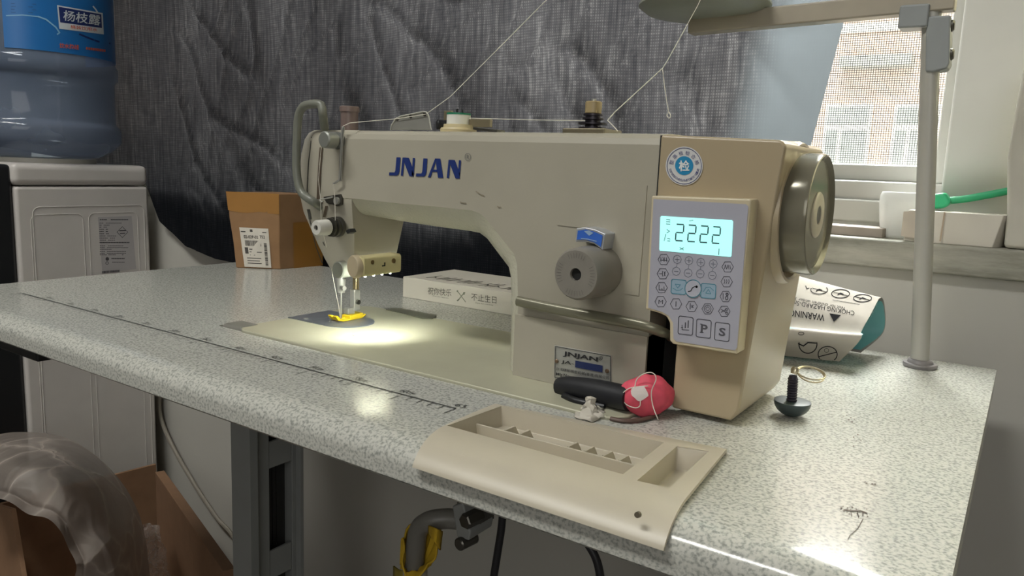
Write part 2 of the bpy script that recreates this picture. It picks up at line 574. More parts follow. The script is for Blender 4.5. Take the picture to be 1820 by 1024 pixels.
# sill
SZ = 0.8702
bm = new(); box(bm, WX0, WX1, 0.874, YW + 0.2, SZ - 0.030, SZ)
struct(part('trim_1', bm, sill_mat(), bevel=0.003))

# window: frame rails, right stile, screen, pane
FRAME = mat('white_window_frame', (214, 213, 206), 0.4, var=0.02)
win = bpy.data.objects.new('window_1', None); COL.objects.link(win); win.location = (0.5 * (WX0 + WX1), 1.0, SZ); struct(win)
zr = at_y(1560, 322, 0.975).z
zl = at_y(1560, 293, 0.985).z
bm = new()
box(bm, WX0, WX1, 0.975, 1.03, SZ, zr)
box(bm, WX0, WX1, 0.968, 0.978, SZ + 0.012, zr - 0.022)
xs1 = at_y(1668, 250, 0.985).x
xs2 = at_y(1690, 100, 0.96).x
box(bm, xs1, xs1 + 0.045, 0.975, 1.03, zr, WZ1 - 0.04)
box(bm, WX0, WX1, 0.975, 1.03, WZ1 - 0.04, WZ1)
box(bm, WX0, WX0 + 0.05, 0.975, 1.03, zr, WZ1 - 0.04)
part('window_frame', bm, FRAME, win, bevel=0.003)
bm = new()
box(bm, WX0 + 0.05, xs1, 0.985, 1.012, zr, zl)
part('sash_rail', bm, FRAME, win, bevel=0.002)
bm = new(); quad(bm, (WX0 + 0.05, 0.99, zl), (xs1, 0.99, zl), (xs1, 0.99, WZ1 - 0.04), (WX0 + 0.05, 0.99, WZ1 - 0.04))
part('insect_screen', bm, screen_mat(), win)
bm = new(); quad(bm, (WX0 + 0.05, 1.016, zl), (xs1, 1.016, zl), (xs1, 1.016, WZ1 - 0.04), (WX0 + 0.05, 1.016, WZ1 - 0.04))
part('window_pane', bm, glass_mat(), win)
# right-hand sash, opened panel with pale film
bm = new()
box(bm, xs1 + 0.012, xs1 + 0.078, 0.945, 0.973, SZ + 0.002, WZ1 - 0.02)
part('sash_stile', bm, FRAME, win, bevel=0.003)
bm = new(); box(bm, xs1 + 0.078, WX1, 0.956, 0.960, SZ + 0.002, WZ1 - 0.02)
part('covered_panel', bm, mat('pale_covered_panel', (206, 204, 188), 0.6, var=0.05, vscale=9, trans=0.6), win)

# building over the street
FY = 8.0
bld = thing('building', (0, FY + 0.2, -3), 'pale pink building with grey windows seen through the insect screen', 'building')
bm = new(); box(bm, -12, 6, FY, FY + 0.4, -3, 8); part('facade', bm, facade_mat(), bld)
FWIN = mat('grey_window_panes', (168, 170, 160), 0.4, var=0.2, vscale=3)
FFR = mat('pale_window_frame', (240, 234, 220), 0.6, var=0.02)
for (xa, ya, xb, yb) in ((1470, 186, 1540, 300), (1592, 186, 1660, 300)):
    A = at_y(xa, ya, FY); B = at_y(xb, yb, FY)
    bm = new(); box(bm, A.x, B.x, FY - 0.04, FY + 0.01, B.z, A.z)
    wf = part('window', bm, FFR, bld)
    bm = new()
    mx = A.x + 0.36 * (B.x - A.x); mz = A.z - 0.36 * (A.z - B.z)
    for (u0, u1, v0, v1) in ((A.x + .03, B.x - .03, mz + .03, A.z - .03), (A.x + .03, mx - .02, B.z + .03, mz - .03), (mx + .02, B.x - .03, B.z + .03, mz - .03)):
        box(bm, u0, u1, FY - 0.05, FY - 0.03, v0, v1)
    part('pane', bm, FWIN, wf)
A = at_y(1502, 106, FY); B = at_y(1625, 121, FY)
bm = new(); box(bm, A.x, B.x, FY - 0.25, FY, B.z, A.z); part('ledge', bm, mat('grey_ledge', (176, 172, 160), 0.8), bld)
bm = new(); box(bm, -12, 6, FY - 0.03, FY, at_y(1500, 60, FY).z - 0.0, at_y(1500, 45, FY).z); part('string_course', bm, FFR, bld)

# ================================================================== CURTAIN
YC = 0.862
hem = [at_y(*p, YC) for p in ((-120, 240), (200, 296), (262, 325), (290, 395), (340, 438), (400, 461), (440, 470))]
hem = [(p.x, p.z) for p in hem] + [(-0.85, 0.745), (-0.4, 0.74), (0.3, 0.74)]
ra = at_y(1512, 0, YC); rb = at_y(1442, 262, YC)


def hem_z(x):
    for (xa, za), (xb, zb) in zip(hem, hem[1:]):
        if xa <= x <= xb: return za + (zb - za) * (x - xa) / (xb - xa)
    return hem[0][1] if x < hem[0][0] else hem[-1][1]


def edge_x(z): return rb.x + (ra.x - rb.x) * (z - rb.z) / (ra.z - rb.z)


def ridge(p): return 1 - abs(noise.noise(p)) * 2


def curt(u, v):
    zt = 1.62
    x = -2.3 + u * (edge_x(1.0) + 2.3)
    zb = hem_z(x); z = zb + (zt - zb) * v
    x = -2.3 + u * (edge_x(z) + 2.3)
    fold = 0.006 * math.sin(x * 26 + 1.5 * math.sin(z * 5)) + 0.004 * math.sin(x * 11 - z * 7)
    nz = noise.noise(Vector((x * 6, z * 5, 1.3))) * 0.009
    cr = ridge(Vector((x * 9 + z * 7, z * 3.2 - x * 2.0, 4))) ** 6 * 0.008 + ridge(Vector((x * 17 - z * 9, z * 6 + x * 3, 9))) ** 8 * 0.0045
    k = min(1, (1 - u) * 14)
    ins = min(max((z - 0.80) / 0.12, 0), 1)
    lf = min(1, max(0.12, (x + 1.40) / 0.10))          # lies flat behind the dispenser
    y = YC - 0.004 + 0.006 * (1 - lf) + (fold + nz - cr) * k * lf * (0.35 + 0.65 * ins)
    return Vector((x, min(y, 0.8695), z))


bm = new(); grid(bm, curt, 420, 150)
zs_ = [v.co.z for v in bm.verts]; xs_ = [v.co.x for v in bm.verts]
ox, oz = (min(xs_) + max(xs_)) / 2, min(zs_)
slope = (ra.x - rb.x) / (ra.z - rb.z)
EDGE0 = (rb.x - ox) - 0.155 * (rb.z - oz)
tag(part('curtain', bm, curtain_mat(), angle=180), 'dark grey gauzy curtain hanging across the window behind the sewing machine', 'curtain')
print('slope', slope)

# ================================================================== SEWING TABLE
TX0, TX1, TY0, TY1 = -1.049, -0.0095, 0.333, 0.835
TB = 0.7345
table = thing('sewing_table', (-0.53, 0.585, 0), 'pale speckled laminate sewing table with rounded front edge and printed ruler', 'table')
prof = [(TY1, TB), (TY1, T)]
for i in range(9):
    a = math.radians(90 * i / 8); prof.append((TY0 + 0.020 - 0.020 * math.sin(a), T - 0.014 + 0.014 * math.cos(a)))
prof += [(TY0, TB + 0.002), (TY0 + 0.002, TB)]
bm = new(); n = 1
A = [bm.verts.new((TX0, y, z)) for y, z in prof]; B = [bm.verts.new((TX1, y, z)) for y, z in prof]
bm.faces.new(A); bm.faces.new(B[::-1])
for i in range(len(prof)): bm.faces.new((A[i], B[i], B[(i + 1) % len(prof)], A[(i + 1) % len(prof)]))
top = part('tabletop', bm, TABLE, table)
# cut-outs for the machine bed and for the two wells of the tray
BX0, BX1, BY0, BY1 = -0.637, -0.214, 0.457, 0.636
cb = new(); o3 = Vector(table.location)
prism(cb, [Vector((x, y, 0.70)) for x, y in rrect(BX0 - 0.0012, BX1 + 0.0012, BY0 - 0.0012, BY1 + 0.0012, 0.022)], (0, 0, 0.1))
boolean_cut(top, cb)
cb = new(); box(cb, -0.662, -0.626, 0.4585, 0.486, 0.748, 0.80); boolean_cut(top, cb)


def well(pts): return [at_z(*p, T + 0.004) for p in pts]


W1 = well(((795, 758), (1107, 844.5), (1180, 788), (891, 723)))
W2 = well(((1132, 856), (1190, 869), (1260, 803), (1203, 794.5)))
for W in (W1, W2):
    cen = sum(W, Vector()) / 4
    cb = new(); prism(cb, [Vector((p.x, p.y, 0.70)) + (p - cen).normalized() * 0.0035 for p in W], (0, 0, 0.1)); boolean_cut(top, cb)
# printed ruler
bm = new(); f = on_z(T + 0.0004)
r0 = at_z(40, 522, T); r1 = at_z(810, 727, T)
ry = 0.4083
def gq(x0, x1, y0, y1): quad(bm, (x0, y0, T + .0004), (x1, y0, T + .0004), (x1, y1, T + .0004), (x0, y1, T + .0004))
gq(r0.x, r1.x, ry - 0.0008, ry + 0.0008)
L = r1.x - r0.x; nt = 65
for i in range(nt + 1):
    x = r0.x + L * i / nt; ln = 0.016 if i % 10 == 0 else (0.013 if i % 5 == 0 else 0.008)
    gq(x - 0.0004, x + 0.0004, ry - ln, ry)
for i in range(1, 14):
    s = '%d' % (5 * i) + ('cm' if i < 13 else '')
    x = r0.x + L * i / 13; wd = 0.0135 if i < 13 else 0.009
    vs, fs = text_geo(s, 0.0)
    V = [bm.verts.new((x - wd * 0.6 + u * wd, ry + 0.004 + v * 0.007, T + .0004)) for u, v in vs]
    for q in fs:
        try: bm.faces.new([V[k] for k in q])
        except ValueError: pass
part('printed_ruler', bm, mat('ruler_ink', (70, 72, 70), .5, var=0), table, flat=True)
# worn marks on the right of the top
SCUFF = mat('brown_scuff', (96, 84, 76), 0.7, var=0.2, vscale=90)
for cx, cy, n_, sp in ((1520, 908, 26, 26), (1515, 750, 9, 20), (1528, 780, 8, 16), (1545, 858, 6, 12)):
    bm = new()
    for _ in range(n_):
        x = cx + random.gauss(0, sp * 0.5); y = cy + random.gauss(0, sp * 0.32); r = random.uniform(0.5, 1.9)
        if n_ == 26 and random.random() < 0.5: x = 1495 + 50 * random.random(); y = 905 + (x - 1495) * 0.12 + random.gauss(0, 3)
        poly_px(bm, [(x + r * math.cos(a) * 1.5 * random.uniform(.6, 1), y + r * math.sin(a) * random.uniform(.6, 1)) for a in (0, 1.2, 2.4, 3.6, 4.8)], f)
    if n_ == 26:
        for pl, wd in ((((1500, 906), (1516, 908), (1530, 908), (1541, 912)), 2.0), (((1512, 908), (1514, 918)), 1.6), (((1524, 909), (1526, 920)), 1.6), (((1534, 922), (1524, 940), (1510, 952), (1507, 960)), 1.2)): line_px(bm, pl, wd, f)
    part('scuff_mark', bm, SCUFF, table, flat=True)
# steel legs under the top
LEG = mat('grey_leg_paint', (136, 138, 136), 0.4, var=0.04)
LEGI = mat('grey_leg_inner', (52, 52, 50), 0.5, var=0.04)


def leg(x, y0, y1):
    bm = new()
    box(bm, x - 0.018, x + 0.018, y0, y0 + 0.012, 0.06, TB)
    box(bm, x + 0.006, x + 0.010, y0 + 0.012, y0 + 0.034, 0.06, TB)
    box(bm, x + 0.006, x + 0.010, y1 - 0.012, y1, 0.06, TB)
    for z0, z1 in ((0.552, 0.586), (0.405, 0.443), (0.25, 0.29), (0.06, 0.14)):
        box(bm, x + 0.005, x + 0.009, y0 + 0.034, y1 - 0.012, z0, z1)
    box(bm, x - 0.018, x + 0.018, y1 - 0.006, y1, 0.06, TB)
    g = part('leg', bm, LEG, table, bevel=0.0008, seg=1)
    bm = new()
    box(bm, x - 0.016, x - 0.012, y0 + 0.012, y1 - 0.006, 0.06, TB)
    for k in range(5):
        yy = y0 + 0.036 + k * (y1 - y0 - 0.05) / 5
        box(bm, x - 0.0125, x - 0.0105, yy, yy + 0.005, 0.06, TB)
    part('inner_rail', bm, LEGI, g)
    bm = new(); box(bm, x - 0.03, x + 0.03, 0.36, 0.81, 0.0, 0.06); part('leg_foot', bm, LEG, g, bevel=0.006)


leg(-0.743, 0.54, 0.621)
leg(-0.17, 0.54, 0.621)
bm = new(); cA = at_z(66, 645, 0.712); box(bm, -1.02, cA.x, cA.y, 0.60, 0.712, TB)
dr = part('drawer', bm, BLACK, table, bevel=0.003)
dr['label'] = 'black shallow drawer under the left end of the table'

# ================================================================== SEWING MACHINE
mach = thing('sewing_machine', (-0.38, 0.546, TB), 'beige industrial sewing machine with lit control panel set into the table', 'sewing machine')
ZB = 0.7622
YF = 0.505
# bed
bm = new(); prism(bm, [(x, y, TB - 0.004) for x, y in rrect(BX0, BX1, BY0, BY1, 0.020)], (0, 0, ZB - TB + 0.004))
bed = part('bed', bm, mat('bed_enamel', (184, 182, 160), 0.26, var=0.03, bump=0.04, bscale=500), mach, bevel=0.0012)
bm = new()
cc = at_z(640, 595, ZB)
lathe(bm, (cc.x, cc.y, ZB - 0.001), (0, 0, 1), [(0, 0.0078), (0.0013, 0.0078), (0.0016, 0.0070)], 30)
sc = part('screw_cap', bm, mat('bed_cap', (150, 152, 140), 0.35), bed)
# bed corner cushion and rear hinge plate
bm = new(); p0 = at_z(428, 592, ZB); box(bm, -0.661, -0.627, 0.4595, 0.4855, 0.752, ZB + 0.0006)
part('corner_cushion', bm, mat('grey_rubber', (118, 116, 108), 0.6), mach, bevel=0.005)
bm = new(); hp = [at_z(*p, ZB) for p in ((686, 551), (706, 548), (776, 561), (770, 567), (752, 567))]
prism(bm, [(p.x, p.y, TB) for p in hp], (0, 0, ZB + 0.0008 - TB)); part('hinge_plate', bm, mat('hinge_metal', (120, 120, 104), 0.4, 0.5), mach)
# slide plate and throat plate
SL = mat('blue_grey_steel', (124, 130, 138), 0.3, 0.45, var=0.06)
yA = 0.5245; yB = 0.582
tip = at_z(660, 578, ZB).x
ym = (yA + yB) / 2; R = (yB - yA) / 2
xe = tip - R
bm = new(); prism(bm, [(BX0 + 0.0005, yA, ZB - 0.001), (xe - 0.030, yA, ZB - 0.001), (xe - 0.030, yB, ZB - 0.001), (BX0 + 0.0005, yB, ZB - 0.001)], (0, 0, 0.0018))
part('slide_plate', bm, SL, mach)
bm = new(); pts = [(xe - 0.0295, yA)] + [(xe + R * math.cos(math.radians(t)) , ym + R * math.sin(math.radians(t))) for t in range(-90, 91, 9)] + [(xe - 0.0295, yB)]
prism(bm, [(x, y, ZB - 0.001) for x, y in pts], (0, 0, 0.0018))
thr = part('throat_plate', bm, SL, mach)
for k in range(3):
    bm = new(); box(bm, -0.592 + 0.004 * k, -0.5905 + 0.004 * k, 0.540, 0.562, ZB + 0.0006, ZB + 0.0014)
    part('feed_dog', bm, STEEL, thr)
bm = new(); cyl(bm, (-0.618, 0.5325, ZB), (-0.618, 0.5325, ZB + 0.0014), 0.0026); part('screw', bm, STEEL, thr)

# arm and column: outlines (x,z) at successive depths with a chamfered arch
outer = [at_y(*p, YF) for p in ((920, 600), (921, 540), (919, 470), (914, 452), (868, 394), (856, 381), (838, 374), (770, 367), (713, 362), (640, 354))]
inner = [at_y(*p, 0.522) for p in ((910, 600), (911, 560), (910, 497), (906, 477), (866, 424), (853, 414), (838, 411), (772, 402), (720, 394), (640, 380))]
layers = []
for y, zt, k in ((YF, 0.9490, 0), (0.5066, 0.9535, 0.10), (0.5105, 0.9563, 0.38), (0.516, 0.9572, 0.72), (0.522, 0.9575, 1), (0.585, 0.9575, 1), (0.598, 0.950, 1)):
    kk = math.sin(k * PI / 2) * 0.5 + k * 0.5
    ring = [(-0.540, y, zt), (-0.2186, y, zt), (-0.2186, y, 0.7624)]
    ring.append((outer[0].x + (inner[0].x - outer[0].x) * kk, y, 0.7624))
    for o_, i_ in zip(outer[1:], inner[1:]):
        ring.append((o_.x + (i_.x - o_.x) * kk, y, o_.z + (i_.z - o_.z) * kk))
    ring.append((-0.540, y, outer[-1].z + (inner[-1].z - outer[-1].z) * kk))
    layers.append(ring)
bm = new(); loft(bm, layers)
bm.faces.ensure_lookup_table()
for k_ in range(4):
    for i_ in range(3, len(layers[0]) - 1): bm.faces[k_ * len(layers[0]) + i_].material_index = 1
# head with rounded nose
def head(z, dl, yf, xr, yb=0.598, ins=0):
    return [(xr, yf + ins, z), (-0.545 + dl * .2, yf + ins, z), (-0.566 + dl * .4, yf + 0.0006 + ins, z), (-0.585 + dl * .6, yf + 0.0028 + ins, z), (-0.601 + dl * .8, yf + 0.0072 + ins, z), (-0.613 + dl + ins, yf + 0.0150, z), (-0.6205 + dl + ins, yf + 0.0275, z),
            (-0.622 + dl + ins, 0.562, z), (-0.610 + dl, min(0.588, yb - .008), z), (-0.588 + dl * .6, yb, z), (xr, yb, z)]
R_ = [head(0.9573, .016, .5054, -.52, .590, .006), head(0.9545, .012, .5054, -.52, .594, .002), head(0.9485, .008, .5054, -.52),
      head(.935, .003, .5054, -.52), head(.915, 0, .5054, -.522), head(.900, 0.000, .5054, -.5235), head(.890, .001, .5058, -.5235, .595), head(.876, .003, .508, -.5245, .58),
      head(.860, .008, .5125, -.527, .578), head(.845, .014, .5165, -.531, .578), head(.831, .021, .5205, -.5345, .578), head(.822, .026, .5235, -.537, .577), head(.8175, .030, .527, -.540, .574)]
loft(bm, R_)
# lower column housing, a little proud of the column
box(bm, -0.334, -0.2186, 0.5025, 0.598, 0.7624, 0.8125)
# shallow raised fields on the column front
def field(pxs, y0):
    prism(bm, [at_y(*p, y0) for p in pxs], (0, 0.003, 0))
field(((990, 326), (1150, 330), (1135, 526), (1086, 518), (1086, 412), (990, 400)), YF - 0.0006)
arm = part('arm', bm, [CREAM, HAMMER_LIT], mach, angle=24)
bm = new(); bm.from_mesh(arm.data)
for f_ in bm.faces:
    if abs(f_.normal.y) > .999:
        for e_ in f_.edges: e_.smooth = False
bm.to_mesh(arm.data); bm.free()

# logo on the arm
bm = new()
def lz(p): return at_y(680 + p[0] / 4.267, 150 + p[1] / 4.267, YF - 0.0005)
def lp(*pts): bm.faces.new([bm.verts.new(lz(p)) for p in pts])
def letJ(dx, dy):
    lp((57 + 48 + dx, 553 + dy), (136 + dx, 554 + dy), (128 + dx, 660 + dy), (121 + dx, 682 + dy), (108 + dx, 692 + dy), (90 + dx, 668 + dy), (96 + dx, 655 + dy))
    lp((50 + dx, 667 + dy), (90 + dx, 668 + dy), (108 + dx, 692 + dy), (48 + dx, 690 + dy))
def letN(dx, dy):
    lp((151 + dx, 555 + dy), (167 + dx, 555 + dy), (154 + dx, 694 + dy), (137 + dx, 693 + dy))
    lp((165 + dx, 555 + dy), (199 + dx, 557 + dy), (237 + dx, 660 + dy), (234 + dx, 698 + dy), (203 + dx, 697 + dy), (163 + dx, 590 + dy))
    lp((229 + dx, 558 + dy), (246 + dx, 559 + dy), (235 + dx, 698 + dy), (221 + dx, 690 + dy))
letJ(0, 0); letN(0, 0); letJ(204, 8); letN(349, 17)
lp((398, 562), (412, 562), (364, 706), (343, 705)); lp((410, 562), (438, 563), (460, 709), (420, 708), (404, 600)); lp((385, 646), (414, 647), (416, 664), (379, 663))
part('logo', bm, BLUEINK, arm, flat=True)
bm = new(); fA = on_y(YF - 0.0005)
line_px(bm, circ_px(831.5, 279, 5.2, 6.3), 0.7, fA, True); text_px(bm, 'R', (829.5, 282.5), (833.8, 283), (829.8, 275.5), fA)
part('registered_mark', bm, GREYINK, arm, flat=True)
# small scratches in the paint
bm = new()
for p, q in (((846, 340), (860, 348)), ((818, 359), (828, 361)), ((884, 367), (890, 368))): line_px(bm, [p, ((p[0] + q[0]) / 2, (p[1] + q[1]) / 2 + 1), q], 2.0, fA)
part('paint_chip', bm, mat('worn_paint', (150, 142, 124), 0.6), arm, flat=True)

# nose details: face plate seam, take-up slot, slots
bm = new()
def nose(px, py, out=0.0011):
    d = ray(px, py); best = None
    for (pa, pb) in zip(R_[3:], R_[4:]):
        pass
    # intersect the ray with the head surface by marching along the section at the height reached
    lo = 0.44 / d.y
    t = lo
    while t < 0.62 / d.y:
        P = CAM + d * t
        sec = None
        for A_, B_ in zip(R_, R_[1:]):
            if B_[0][2] <= P.z <= A_[0][2]:
                k = (P.z - B_[0][2]) / (A_[0][2] - B_[0][2]); sec = [(b[0] + (a[0] - b[0]) * k, b[1] + (a[1] - b[1]) * k) for a, b in zip(A_, B_)]
        if sec:
            ins = False; j = len(sec) - 1
            for i in range(len(sec)):
                xi, yi = sec[i]; xj, yj = sec[j]
                if (yi > P.y) != (yj > P.y) and P.x < (xj - xi) * (P.y - yi) / (yj - yi) + xi: ins = not ins
                j = i
            if ins: return P - d.normalized() * out
        t += 0.0004 / d.length * 1.0 * 1
    return CAM + d * (0.51 / d.y)
def strip(pts, w0):
    for (a, b) in zip(pts, pts[1:]):
        k = 4
        for i in range(k):
            p = [a[0] + (b[0] - a[0]) * i / k, a[1] + (b[1] - a[1]) * i / k]; q = [a[0] + (b[0] - a[0]) * (i + 1) / k, a[1] + (b[1] - a[1]) * (i + 1) / k]
            quad(bm, nose(p[0] - w0 / 2, p[1]), nose(p[0] + w0 / 2, p[1]), nose(q[0] + w0 / 2, q[1]), nose(q[0] - w0 / 2, q[1]))
strip([(571, 262), (568, 300), (565.5, 354)], 6.0)
part('take_up_slot', bm, mat('slot_shadow', (78, 66, 52), 0.7), arm)
bm = new(); strip([(553.5, 243), (548, 290), (545, 348)], 1.5); part('face_plate_seam', bm, mat('seam', (70, 68, 62), 0.7), arm)
bm = new(); strip([(546, 372), (552, 398), (562, 440), (573, 468)], 1.6); strip([(548.5, 372), (551, 390)], 5); strip([(574, 430), (577, 437)], 2)
part('face_plate_groove', bm, DKSTEEL, arm)
bm = new(); strip([(580.5, 366), (576, 386)], 5); strip([(573, 358), (572, 362)], 2); part('lever_slot', bm, mat('slot_shadow', (78, 66, 52)), arm)

# take-up guard loop
bm = new(); yg = 0.498
gp = [(577, 228), (574, 205), (572, 190), (566, 185), (548, 186), (537, 192), (530, 210), (527.5, 250), (527, 300), (531, 330), (539, 346), (556, 358), (571, 369)]
tube(bm, [at_y(*p, yg + 0.012 * (i in (0, 12))) for i, p in enumerate(gp)], 0.0040, 12, 5, up=(0, 1, 0), flat=1.0)
part('take_up_guard', bm, GREYP, mach)

# thread tension units: axis points at the operator (-y)
def tension(name, px, py, mt):
    c = at_y(px, py, YF + 0.002); bm = new()
    lathe(bm, c, (0, -1, 0), [(0, 0.0098), (0.003, 0.0098), (0.0035, 0.0085), (0.006, 0.0085), (0.0062, 0.0094), (0.0075, 0.0094), (0.008, 0.007), (0.0095, 0.0068), (0.010, 0.0088), (0.0112, 0.0088), (0.0115, 0.0045), (0.020, 0.0045)], 36)
    return c, part(name, bm, mt, mach)
c, tens = tension('tension_discs', 602, 403, DKSTEEL)
bm = new()
kn = Vector(c) + Vector((0, -0.0135, 0)); n = 48
rings = [[kn + Vector((0, -d, 0)) + Vector((math.cos(2 * PI * i / n), 0, math.sin(2 * PI * i / n))) * (r * (1 + 0.03 * (i % 2))) for i in range(n)] for d, r in ((0, .0066), (.001, .0074), (.013, .0070), (.0145, .0062), (.0146, .0026), (.012, .0024))]
loft(bm, rings); part('tension_knob', bm, WHITE, tens)
bm = new(); cyl(bm, kn + Vector((0, -.0115, 0)), kn + Vector((0, -.0135, 0)), .0018); part('stud', bm, DKSTEEL, tens)
c2 = at_y(603, 250, YF)
bm = new(); lathe(bm, c2, (0, -1, 0), [(0, .0078), (.003, .0078), (.0032, .0052), (.007, .0052), (.0074, .0078), (.018, .0076), (.0192, .0064)], 28)
part('upper_thread_guide', bm, mat('dull_steel', (140, 142, 136), .4, .4), mach)
# hooked thread guide bar
bm = new(); hk = [at_y(*p, .5005) for p in ((609, 226), (606.5, 245), (604.5, 285), (603.5, 316), (600, 322), (592, 326.5))]
tube(bm, hk, 0.0011, 8, 5, up=(0, 1, 0), flat=0.5); 
prism(bm, [at_y(*p, .501) for p in ((607, 224), (612, 226), (609, 250), (606, 322), (602, 322), (604, 250))], (0, .001, 0))
part('thread_guide_arm', bm, STEEL, mach, bevel=0.0002, seg=1)
# take-up spring guide plate with screw
bm = new(); prism(bm, [at_y(*p, .503) for p in ((574, 350), (604, 345), (607, 352), (606, 364), (600, 367), (580, 361))], (0, .003, 0)); gd = part('guide_plate', bm, DKSTEEL, mach, bevel=.0004, seg=1)
bm = new(); q = at_y(600, 357, .5028); cyl(bm, q, q + Vector((0, -.0025, 0)), .0034); part('screw', bm, STEEL, gd)
bm = new(); tube(bm, [at_y(*p, .4995) for p in ((592, 350), (580, 353), (571, 354), (569, 356), (574, 359))], .0008, 6); part('wire_loop', bm, STEEL, gd)
bm = new(); q = at_y(624, 411, .503); boxc(bm, q, (.0022, 0, .0012), (0, .004, 0), (-.0012, 0, .0015)); part('set_screw', bm, BLACK, mach, bevel=.0006)

# needle bar, presser bar, yellow foot
bm = new(); nx, ny = -0.585, 0.551
cyl(bm, (nx, ny, 0.84), (nx, ny, 0.805), .0036); cyl(bm, (nx, ny, 0.808), (nx, ny, 0.793), .0048, r2=.0040)
nb = part('needle_bar', bm, STEEL, mach)
bm = new(); cyl(bm, (nx, ny, 0.794), (nx, ny, 0.772), .0010); cyl(bm, (nx, ny, .772), (nx, ny, .7632), .0009, r2=.0003); part('needle', bm, STEEL, nb)
bm = new(); cyl(bm, (nx + .003, ny - .002, .799), (nx + .009, ny - .004, .799), .0024); part('clamp_screw', bm, STEEL, nb)
bm = new(); px_, py_ = -0.585, 0.572
cyl(bm, (px_, py_, 0.85), (px_, py_, 0.780), .0033); 
pb = part('presser_bar', bm, mat('warm_steel', (196, 178, 140), 0.25, 1.0), mach)
bm = new(); boxc(bm, (px_, py_ - .001, .783), (.0035, 0, 0), (0, .0045, 0), (0, 0, .0115)); boxc(bm, (px_ - .001, py_ - .008, .772), (.0035, 0, 0), (0, .005, 0), (0, 0, .0035))
part('foot_shank', bm, STEEL, pb, bevel=.001)
bm = new(); cyl(bm, (px_ + .003, py_ - .001, .781), (px_ + .006, py_ - .001, .781), .0026); part('screw', bm, DKSTEEL, pb)
bm = new()
sole = [(.538, .7700), (.541, .7705), (.545, .7668), (.550, .7652), (.574, .7652), (.580, .7675), (.582, .7665), (.576, .7632), (.549, .7632), (.542, .7650)]
for sx in (-.0062, .0012):
    prism(bm, [(px_ + sx, y, z) for y, z in sole], (.005, 0, 0))
prism(bm, [(px_ - .0062, y, z) for y, z in ((.558, .7636), (.577, .7636), (.577, .769), (.558, .768))], (.0124, 0, 0))
ft = part('presser_foot', bm, YELLOW, mach, bevel=.0006)
# grey bottom cap of the face plate
bm = new(); q = at_y(600, 480, .512); rcyl(bm, q, q + Vector((0, .045, 0)), .0082, 28); part('needle_bar_cap', bm, GREYP, mach)

# needle lamp on the right of the head
bm = new()
lx0, lx1, ly0, ly1, lz0, lz1 = -0.5095, -0.4925, 0.492, 0.541, 0.8255, 0.8435
prism(bm, [(x, ly0, z) for x, z in rrect(lx0, lx1, lz0, lz1, .003, 3)], (0, ly1 - ly0, 0))
lam = part('lamp_housing', bm, mat('lamp_cream', (206, 196, 148), 0.35), mach, bevel=.0005, seg=1)
bm = new(); lathe(bm, (lx0 + .006, ly0 + .003, .8340), (-.25, -1, 0), [(0, .0106), (.0045, .0106), (.006, .0095)], 36); part('lamp_end_disc', bm, mat('lamp_disc', (178, 164, 136), 0.4), lam)
for yy, zz, r in ((.502, .8385, .0019), (.530, .8375, .0024)):
    bm = new(); cyl(bm, (lx1 - .001, yy, zz), (lx1 + .0006, yy, zz), r); part('screw', bm, mat('brass_screw', (126, 104, 66), .4, .6), lam)
bm = new(); box(bm, lx1 - .001, lx1 + .0004, .5145, .5185, .8335, .8345); box(bm, lx1 - .001, lx1 + .0004, .5175, .5187, .8335, .837); part('switch_mark', bm, DARK, lam)
for i in range(8):
    bm = new(); bmesh.ops.create_icosphere(bm, subdivisions=2, radius=.0011, matrix=Matrix.Translation((-.5055 + .008 * (i % 2), .498 + .011 * (i // 2), lz0 - .0002)))
    part('light_diode', bm, mat('lit_diode', (255, 255, 236), .3, var=0, emit=(250, 255, 226), estr=90), lam)
lamp('needle_lamp_light', 'SPOT', (-.501, .518, lz0 - .003), (-.555, .548, ZB), 1.0, (.96, 1.0, .90), spot_size=2.75, spot_blend=.85, shadow_soft_size=.012)

# top of the arm: thread bracket, bobbin winder, pre-tension
ZT = 0.9575
bm = new(); yb_ = .535
prism(bm, [at_y(*p, yb_) for p in ((694, 231), (696, 222), (703, 211), (712, 206.5), (752, 198.5), (758, 199.5), (762, 206), (767, 231))], (0, .0012, 0))
rim_ = [at_y(*p, yb_ - .0004) for p in ((694, 231), (696, 222), (703, 211), (712, 206.5), (752, 198.5), (758, 199.5), (762, 206), (767, 231))]
tb = part('thread_bracket', bm, STEEL, mach, bevel=.0004, seg=1)
bm = new(); tube(bm, rim_, .0006, 8, 0); part('bracket_rim', bm, mat('bright_rim', (214, 214, 204), .25, .4), tb)
for p in ((706, 211.5), (730, 207), (755, 203.5)):
    bm = new(); q = at_y(*p, yb_); lathe(bm, q + Vector((0, -.0002, 0)), (0, -1, 0), [(0, .0017), (.0006, .0016), (.0006, .0009)], 16)
    part('eyelet', bm, DKSTEEL, tb)
bm = new(); q = at_y(815, 221, .55)
lathe(bm, (q.x, .55, ZT - .001), (0, 0, 1), [(0, .016), (.004, .0165), (.0055, .0155)], 36); lathe(bm, (q.x + .001, .55, ZT + .0045), (0, 0, 1), [(0, .0145), (.003, .014)], 36)
bw = part('bobbin_winder', bm, mat('winder_cream', (200, 186, 146), .4), mach)
bm = new(); lathe(bm, (q.x, .55, ZT + .0075), (0, 0, 1), [(0, .0108), (.0085, .0108)], 32); part('bobbin_thread', bm, mat('wound_thread', (222, 222, 214), .7), bw)
bm = new(); lathe(bm, (q.x, .55, ZT + .0160), (0, 0, 1), [(0, .0110), (.0016, .0110)], 32); bo = part('bobbin_rim', bm, mat('green_rim', (34, 124, 92), .4), bw)
